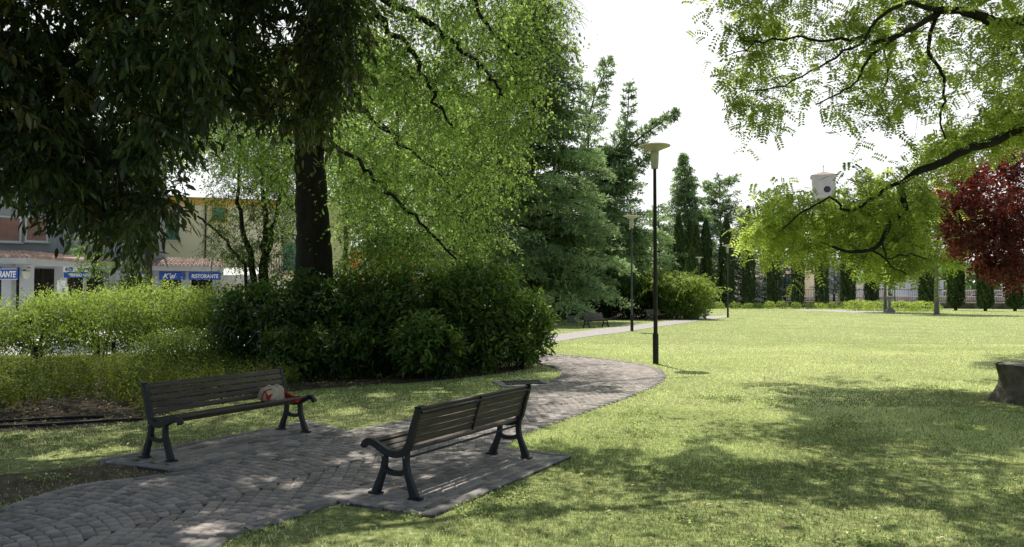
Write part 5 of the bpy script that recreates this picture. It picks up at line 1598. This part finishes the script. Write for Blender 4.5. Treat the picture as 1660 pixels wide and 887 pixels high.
# grey restaurant house: local x along the facade
ga = D(-190, 480, 35.5); gb = D(268, 480, 43.5)
gd = gb - ga; gL = float(np.linalg.norm(gd[:2])); gr = math.atan2(gd[1], gd[0])
gh = empty('restaurant_building', (ga[0], ga[1], 0), gr, 'grey two storey restaurant house with pink shutters and a tiled canopy', 'building')
mb = MB(); mb.box((gL / 2, 4, 4.9), (gL, 8, 9.8)); mb.build('wall', M['greywall'], gh)
mb = MB(); b_ = 9.8
mb.add([(-.5, -.6, b_), (gL + .5, -.6, b_), (gL + .5, 8.6, b_), (-.5, 8.6, b_), (3, 4, b_ + 2), (gL - 3, 4, b_ + 2)], [[0, 1, 5, 4], [1, 2, 5], [2, 3, 4, 5], [3, 0, 4], [3, 2, 1, 0]]); mb.build('roof', M['tiles'], gh)
def gx(px, off=0.0):        # facade x for a pixel column
    r_ = ray(px, 478); 
    A_ = np.array([[math.cos(gr), -r_[0] / r_[1]], [math.sin(gr), -1.0]]); 
    s_ = np.linalg.solve(A_, -np.array([ga[0], ga[1]]))
    return s_[0], -(-s_[1])
def facade_pt(px, py):
    # intersection with facade plane
    n_ = np.array([-math.sin(gr), math.cos(gr)]); r_ = ray(px, py)
    t = np.dot(n_, ga[:2]) / np.dot(n_, r_[:2])
    q = r_ * t + np.array([0, 0, EYE])
    return float(np.dot(q[:2] - ga[:2], [math.cos(gr), math.sin(gr)])), float(q[2])
for px in (15, 59, -60, 150, 225):
    x_, z_ = facade_pt(px, 372)
    window(gh, x_, z_ if px < 100 else z_ + .0, .85, 1.25, 'shutter_pink')
# canopy polyline (world)
cpts = [D(-200, 480, 33.2)[:2], D(42, 480, 32.0)[:2], D(188, 480, 40.5)[:2], D(362, 480, 42.5)[:2]]
cback = [D(-200, 480, 36)[:2], D(30, 480, 37)[:2] , D(205, 480, 43.2)[:2], D(362, 480, 45)[:2]]
cn = empty('canopy', (cpts[1][0], cpts[1][1], 0), 0, 'tiled canopy roof with concrete fascia over the restaurant terrace', 'canopy')
o0 = np.array([cpts[1][0], cpts[1][1]])
HE = 3.04
mbF, mbT, mbP = MB(), MB(), MB()
tV = []
for i in range(3):
    a, b = np.array(cpts[i]) - o0, np.array(cpts[i + 1]) - o0; c_, d_ = np.array(cback[i]) - o0, np.array(cback[i + 1]) - o0
    L = np.linalg.norm(b - a); t = (b - a) / L; nn = np.array([t[1], -t[0]])
    # fascia
    q = [a, b, b - nn * .25, a - nn * .25]
    mbF.prism([tuple(v) for v in q], HE + i * .003, HE + .26)
    mbF.add([(*(a), HE + .002), (*(b), HE + .002), (*d_, HE + .002), (*c_, HE + .002)], [[0, 1, 2, 3]])
    # barrel tiles
    nrow = int(L / .20)
    for k in range(nrow + 1):
        s0 = k / nrow
        p0 = a + (b - a) * s0 + nn * .12; p1 = c_ + (d_ - c_) * s0
        for seg in range(5):
            u0, u1 = seg / 5, (seg + 1) / 5 + .02
            A0 = np.array([*(p0 + (p1 - p0) * u0), HE + .29 + .50 * u0 + .03]); A1 = np.array([*(p0 + (p1 - p0) * min(1, u1)), HE + .29 + .50 * min(1, u1)])
            mbT.tube([A0, A1], [.085, .068], 6)
    mbT.add([(*(a + nn * .1), HE + .27), (*(b + nn * .1), HE + .27), (*d_, HE + .78), (*c_, HE + .78)], [[0, 1, 2, 3]])
mbF.build('fascia', M['greywall'], cn); mbT.build('tiled_roof', M['tiles'], cn)
for px, Y in ((-20, 32.6), (14, 32.4), (43, 32.4), (98, 35.6), (186, 40), (202, 41.0), (254, 41.8), (302, 42.3), (352, 42.8)):
    q = D(px, 480, Y); mb = MB(); mb.box((q[0] - o0[0], q[1] - o0[1], HE / 2), (.42, .34, HE), bev=.02); mb.build('pillar', M['greywall'], cn)
# ground floor glazing behind
sf = empty('shop_front', (cback[0][0], cback[0][1] - .6, 0), 0, 'dark glazed restaurant front with brown frames under the canopy', 'shop front')
o1 = np.array([cback[0][0], cback[0][1] - .6])
for i in range(3):
    a, b = np.array(cback[i]) - o1 - (0, .5), np.array(cback[i + 1]) - o1 - (0, .5); L = np.linalg.norm(b - a); t = (b - a) / L; ang = math.atan2(t[1], t[0]); mid = (a + b) / 2
    mb = MB(); mb.box((mid[0], mid[1], HE / 2), (L, .06, HE), Matrix.Rotation(ang, 4, 'Z')); mb.build('glass', M['darkglass'], sf)
    k = int(L / 1.5)
    for j in range(k + 1):
        p_ = a + (b - a) * j / k; mb = MB(); mb.box((p_[0], p_[1] - .08, HE / 2 - .01), (.12, .12, HE - .02)); mb.build('mullion', M['brownframe'], sf)
    mb = MB(); mb.box((mid[0], mid[1] - .08, 2.25), (L, .09, .12), Matrix.Rotation(ang, 4, 'Z')); mb.build('transom', M['brownframe'], sf)

def reparent(ch, pa):
    Mp = Matrix.Translation(pa.location) @ Matrix.Rotation(pa.rotation_euler[2], 4, 'Z')
    ch.parent = pa; ch.matrix_parent_inverse = Mp.inverted()
    for k_ in ('label', 'category'):
        if k_ in ch: del ch[k_]
reparent(cn, gh); reparent(sf, gh)

def board(name, label, px0, px1, py0, py1, Y0, Y1, bodymat, cat='sign', edge=True):
    a = D(px0, (py0 + py1) / 2, Y0); b = D(px1, (py0 + py1) / 2, Y1); d_ = b - a; L = float(np.linalg.norm(d_[:2])); ang = math.atan2(d_[1], d_[0])
    zt = D(px0, py0, Y0)[2]; zb = D(px0, py1, Y0)[2]; h = zt - zb
    root = empty(name, (a[0], a[1], (zt + zb) / 2), ang, label, cat)
    mb = MB(); mb.box((L / 2, 0, 0), (L, .06, h), bev=.01); mb.build('panel', M[bodymat], root)
    return root, L, h
r_, L, h = board('shop_sign', 'blue shop sign with slanted white letters at the left frame edge', -46, 29, 436, 453, 31.9, 31.9, 'signblue')
text_mesh('RISTORANTE', h * .82, M['white'], r_, (L - .08, -.04, -h * .29), (math.pi / 2, 0, 0), shear=.22, align='RIGHT', bold=.010, sx=.62)
for z_ in (-1, 1):
    mb = MB(); mb.box((L / 2, -.035, z_ * h * .485), (L, .012, .018)); mb.build('edge_line', M['white'], r_)
r_, L, h = board('shop_sign', 'blue sign ending in the white letters ERIA, behind the leaves', 192, 245, 441, 453, 40.6, 41.3, 'signblue')
text_mesh('PIZZERIA', h * .85, M['white'], r_, (L - .10, -.04, -h * .3), (math.pi / 2, 0, 0), shear=.2, align='RIGHT', bold=.010, sx=.75)
r_, L, h = board('shop_sign', 'blue sign with white script letters between two canopy pillars', 258, 300, 441.5, 453.5, 41.5, 42.0, 'signblue')
text_mesh("K'el", h * .95, M['white'], r_, (.18, -.04, -h * .3), (math.pi / 2, 0, 0), shear=.35, bold=.006)
r_, L, h = board('shop_sign', 'blue sign with spaced white capitals at the right end of canopy', 306, 358, 441.5, 453.5, 42.0, 42.5, 'signblue')
text_mesh('RISTORANTE', h * .72, M['white'], r_, (.14, -.04, -h * .26), (math.pi / 2, 0, 0), shear=.05, bold=.006, sx=.80)

# direction sign on its pole
q = D(137, 480, 28)
ds = empty('direction_sign', (q[0], q[1], 0), 0, 'two stacked direction boards on a grey pole, white hospital board above blue', 'sign')
mb = MB(); mb.tube([(0, 0, 0), (0, 0, D(0, 400, 28)[2])], .055, 10); mb.build('pole', M['pole_grey'] if False else M['wallpale'], ds, smooth=True)
def dz(py): return D(137, py, 28)[2]
def dx(px): return D(px, 440, 27.9)[0] - q[0]
mb = MB(); mb.box(((dx(102) + dx(152)) / 2, -.08, (dz(432.5) + dz(441)) / 2), (dx(152) - dx(102), .03, dz(432.5) - dz(441)), bev=.004); wb = mb.build('hospital_board', M['white'], ds)
wb.parent = ds
zc = (dz(432.5) + dz(441)) / 2
mb = MB(); xa = dx(104)
mb.box((xa + .14, -.10, zc), (.20, .01, .028)); mb.box((xa + .075, -.10, zc + .035), (.10, .01, .026), Matrix.Rotation(-.7, 4, 'Y')); mb.box((xa + .075, -.10, zc - .035), (.10, .0102, .026), Matrix.Rotation(.7, 4, 'Y'))
mb.build('arrow', M['pole_black'], wb)
mb = MB(); mb.box((dx(114.5), -.1, zc), (.15, .01, .15)); pc = mb.build('pictogram', M['signblue'], wb)
mb = MB(); mb.box((dx(114.5), -.107, zc - .025), (.11, .006, .02)); mb.box((dx(114.5) - .03, -.107, zc + .015), (.035, .006, .03)); mb.build('bed_symbol', M['white'], wb)
text_mesh('ospedale', .19, M['pole_black'], wb, (dx(126), -.10, zc - .05), (math.pi / 2, 0, 0), bold=.006, ext=.004)
zc2 = (dz(441.6) + dz(450.5)) / 2
mb = MB(); mb.box(((dx(103) + dx(153)) / 2, -.08, zc2), (dx(153) - dx(103), .03, dz(441.6) - dz(450.5)), bev=.004); bb = mb.build('blue_board', M['signblue'], ds)
text_mesh('SENSO UNICO', .145, M['white'], bb, (dx(114), -.10, zc2 - .05), (math.pi / 2, 0, 0), bold=.006, ext=.004)

# wall lanterns
for px, py, Y, lb in ((42.5, 445, 31.7, 'white glass wall lantern right of the ristorante sign'), (201, 448, 40.3, 'white glass wall lantern on a canopy pillar by the drooping sapling')):
    q = D(px, py, Y); s_ = Y / 32
    ln = empty('wall_lantern', (q[0], q[1], q[2]), 0, lb, 'lantern', 'wall lanterns of the restaurant')
    mb = MB(); mb.lathe([(.10, -.17), (.17, .10), (.17, .13)], n=6); mb.build('glass', M['lampglass'], ln)
    mb = MB(); mb.lathe([(.19, .13), (.12, .20), (.02, .24)], n=6); mb.build('cap', M['pole_black'], ln)
    mb = MB(); mb.tube([(0, 0, .22), (0, .12, .30), (0, .3, .28)], .02, 6); mb.build('bracket', M['pole_black'], ln)
# notice board
q = D(99, 480, 33)
nb_ = empty('notice_board', (q[0], q[1], 0), .1, 'white notice panel with small blue squares in front of the restaurant door', 'notice board')
zt = D(0, 455, 33)[2]
mb = MB(); mb.box((0, 0, zt / 2), (.32, .06, zt), bev=.01); mb.build('panel', M['white'], nb_)
mb = MB(); mb.box((.16, -.05, zt - .45), (.30, .03, .36), bev=.005); fr_ = mb.build('frame', M['white'], nb_)
mb = MB(); mb.box((.14, -.07, zt - .42), (.16, .01, .16)); mb.build('blue_square', M['signblue'], fr_)

# yellow house
ya = D(262, 480, 47); yb = D(452, 480, 49)
yl = float(np.linalg.norm((yb - ya)[:2])); yr = math.atan2((yb - ya)[1], (yb - ya)[0])
yh = empty('yellow_house', (ya[0], ya[1], 0), yr, 'yellow rendered house with ochre eaves and green shutters', 'building')
HY = D(0, 330, 47)[2]
mb = MB(); mb.box((yl / 2, 4, HY / 2), (yl, 8, HY)); mb.build('wall', M['yellow'], yh)
mb = MB(); mb.box((yl / 2, 4, HY + .2), (yl + .3, 8.3, .4)); mb.build('eaves_band', M['yellow_band'], yh)
mb = MB(); mb.add([(-.5, -.5, HY + .4), (yl + .5, -.5, HY + .4), (yl + .5, 8.5, HY + .4), (-.5, 8.5, HY + .4), (yl / 2, 4, HY + .9)], [[0, 1, 4], [1, 2, 4], [2, 3, 4], [3, 0, 4], [3, 2, 1, 0]]); mb.build('roof', M['tiles'], yh)
window(yh, yl * .47, D(0, 345, 47)[2], .8, .9, 'shutter_green', 'yellow_band'); window(yh, yl * .08, D(0, 370, 47)[2], .8, 1.5, 'shutter_green', 'white')
mb = MB(); mb.tube([(yl * .36, -.12, 3.5), (yl * .36, -.12, HY)], .06, 6); mb.build('downpipe', M['brownframe'], yh)
# yellow block right, with green door shutters and balcony
yc = D(446, 480, 44); y2 = empty('yellow_block', (yc[0], yc[1], 0), 0, 'cream block with tall green shutters and small balcony left of the black trunk', 'building')
w2_ = 3.0; H2 = 7.5
mb = MB(); mb.box((w2_ / 2, 3.2, H2 / 2), (w2_, 6, H2)); mb.build('wall', M['yellow'], y2)
window(y2, .85, D(0, 418, 44)[2] , .9, 1.9, 'shutter_green', 'cream', y=.16)
mb = MB(); mb.box((1.0, -.2, D(0, 441, 44)[2]), (2.2, .9, .12)); bl_ = mb.build('balcony', M['wallpale'], y2)
mb = MB()
for i in range(15): mb.box((-.05 + i * .15, -.6, D(0, 441, 44)[2] + .5), (.02, .02, .9))
mb.box((1.0, -.6, D(0, 441, 44)[2] + .97), (2.2, .04, .04)); mb.build('railing', M['rail'], bl_)
# orange house
oc = D(548, 480, 56); oh = empty('orange_house', (oc[0], oc[1], 0), .05, 'orange rendered house with pale window seen above the laurels', 'building')
ow = D(705, 480, 56)[0] - oc[0]; H3 = 4.9
mb = MB(); mb.box((ow / 2, 4, H3 / 2), (ow, 8, H3)); mb.build('wall', M['orange'], oh)
mb = MB(); mb.box((ow / 2, 4, H3 + .15), (ow + .8, 8.8, .3)); mb.build('roof', M['tiles'], oh)
for fx in (.32, .62, .88):
    mb = MB(); mb.box((ow * fx, -.05, 3.6), (1.2, .12, 1.5)); f = mb.build('window', M['white'], oh)
    mb = MB(); mb.box((ow * fx, -.12, 3.6), (.95, .03, 1.25)); mb.build('pane', M['wallpale'], f)
# awning shape added for an unidentified bright patch at the yellow house's foot
q = D(352, 480, 44.5); aw = empty('awning', (q[0], q[1], 0), .05, 'bright white patch shaped as an awning at the foot of the yellow house, seen through the stems', 'awning')
wa = D(420, 480, 44.5)[0] - q[0]
mb = MB(); z1 = D(0, 432, 44.5)[2]; z2 = D(0, 446, 44.5)[2]
mb.add([(0, 1.6, z1), (wa, 1.6, z1), (wa, 0, z2), (0, 0, z2), (0, 0, z2 - .5), (wa, 0, z2 - .5)], [[0, 3, 2, 1], [3, 4, 5, 2]]); mb.build('fabric', M['white'], aw)
mb = MB()
for xx in (.04, wa - .04): mb.tube([(xx, .05, 0), (xx, .05, z2)], .03, 6)
mb.build('frame', M['pole_black'], aw)
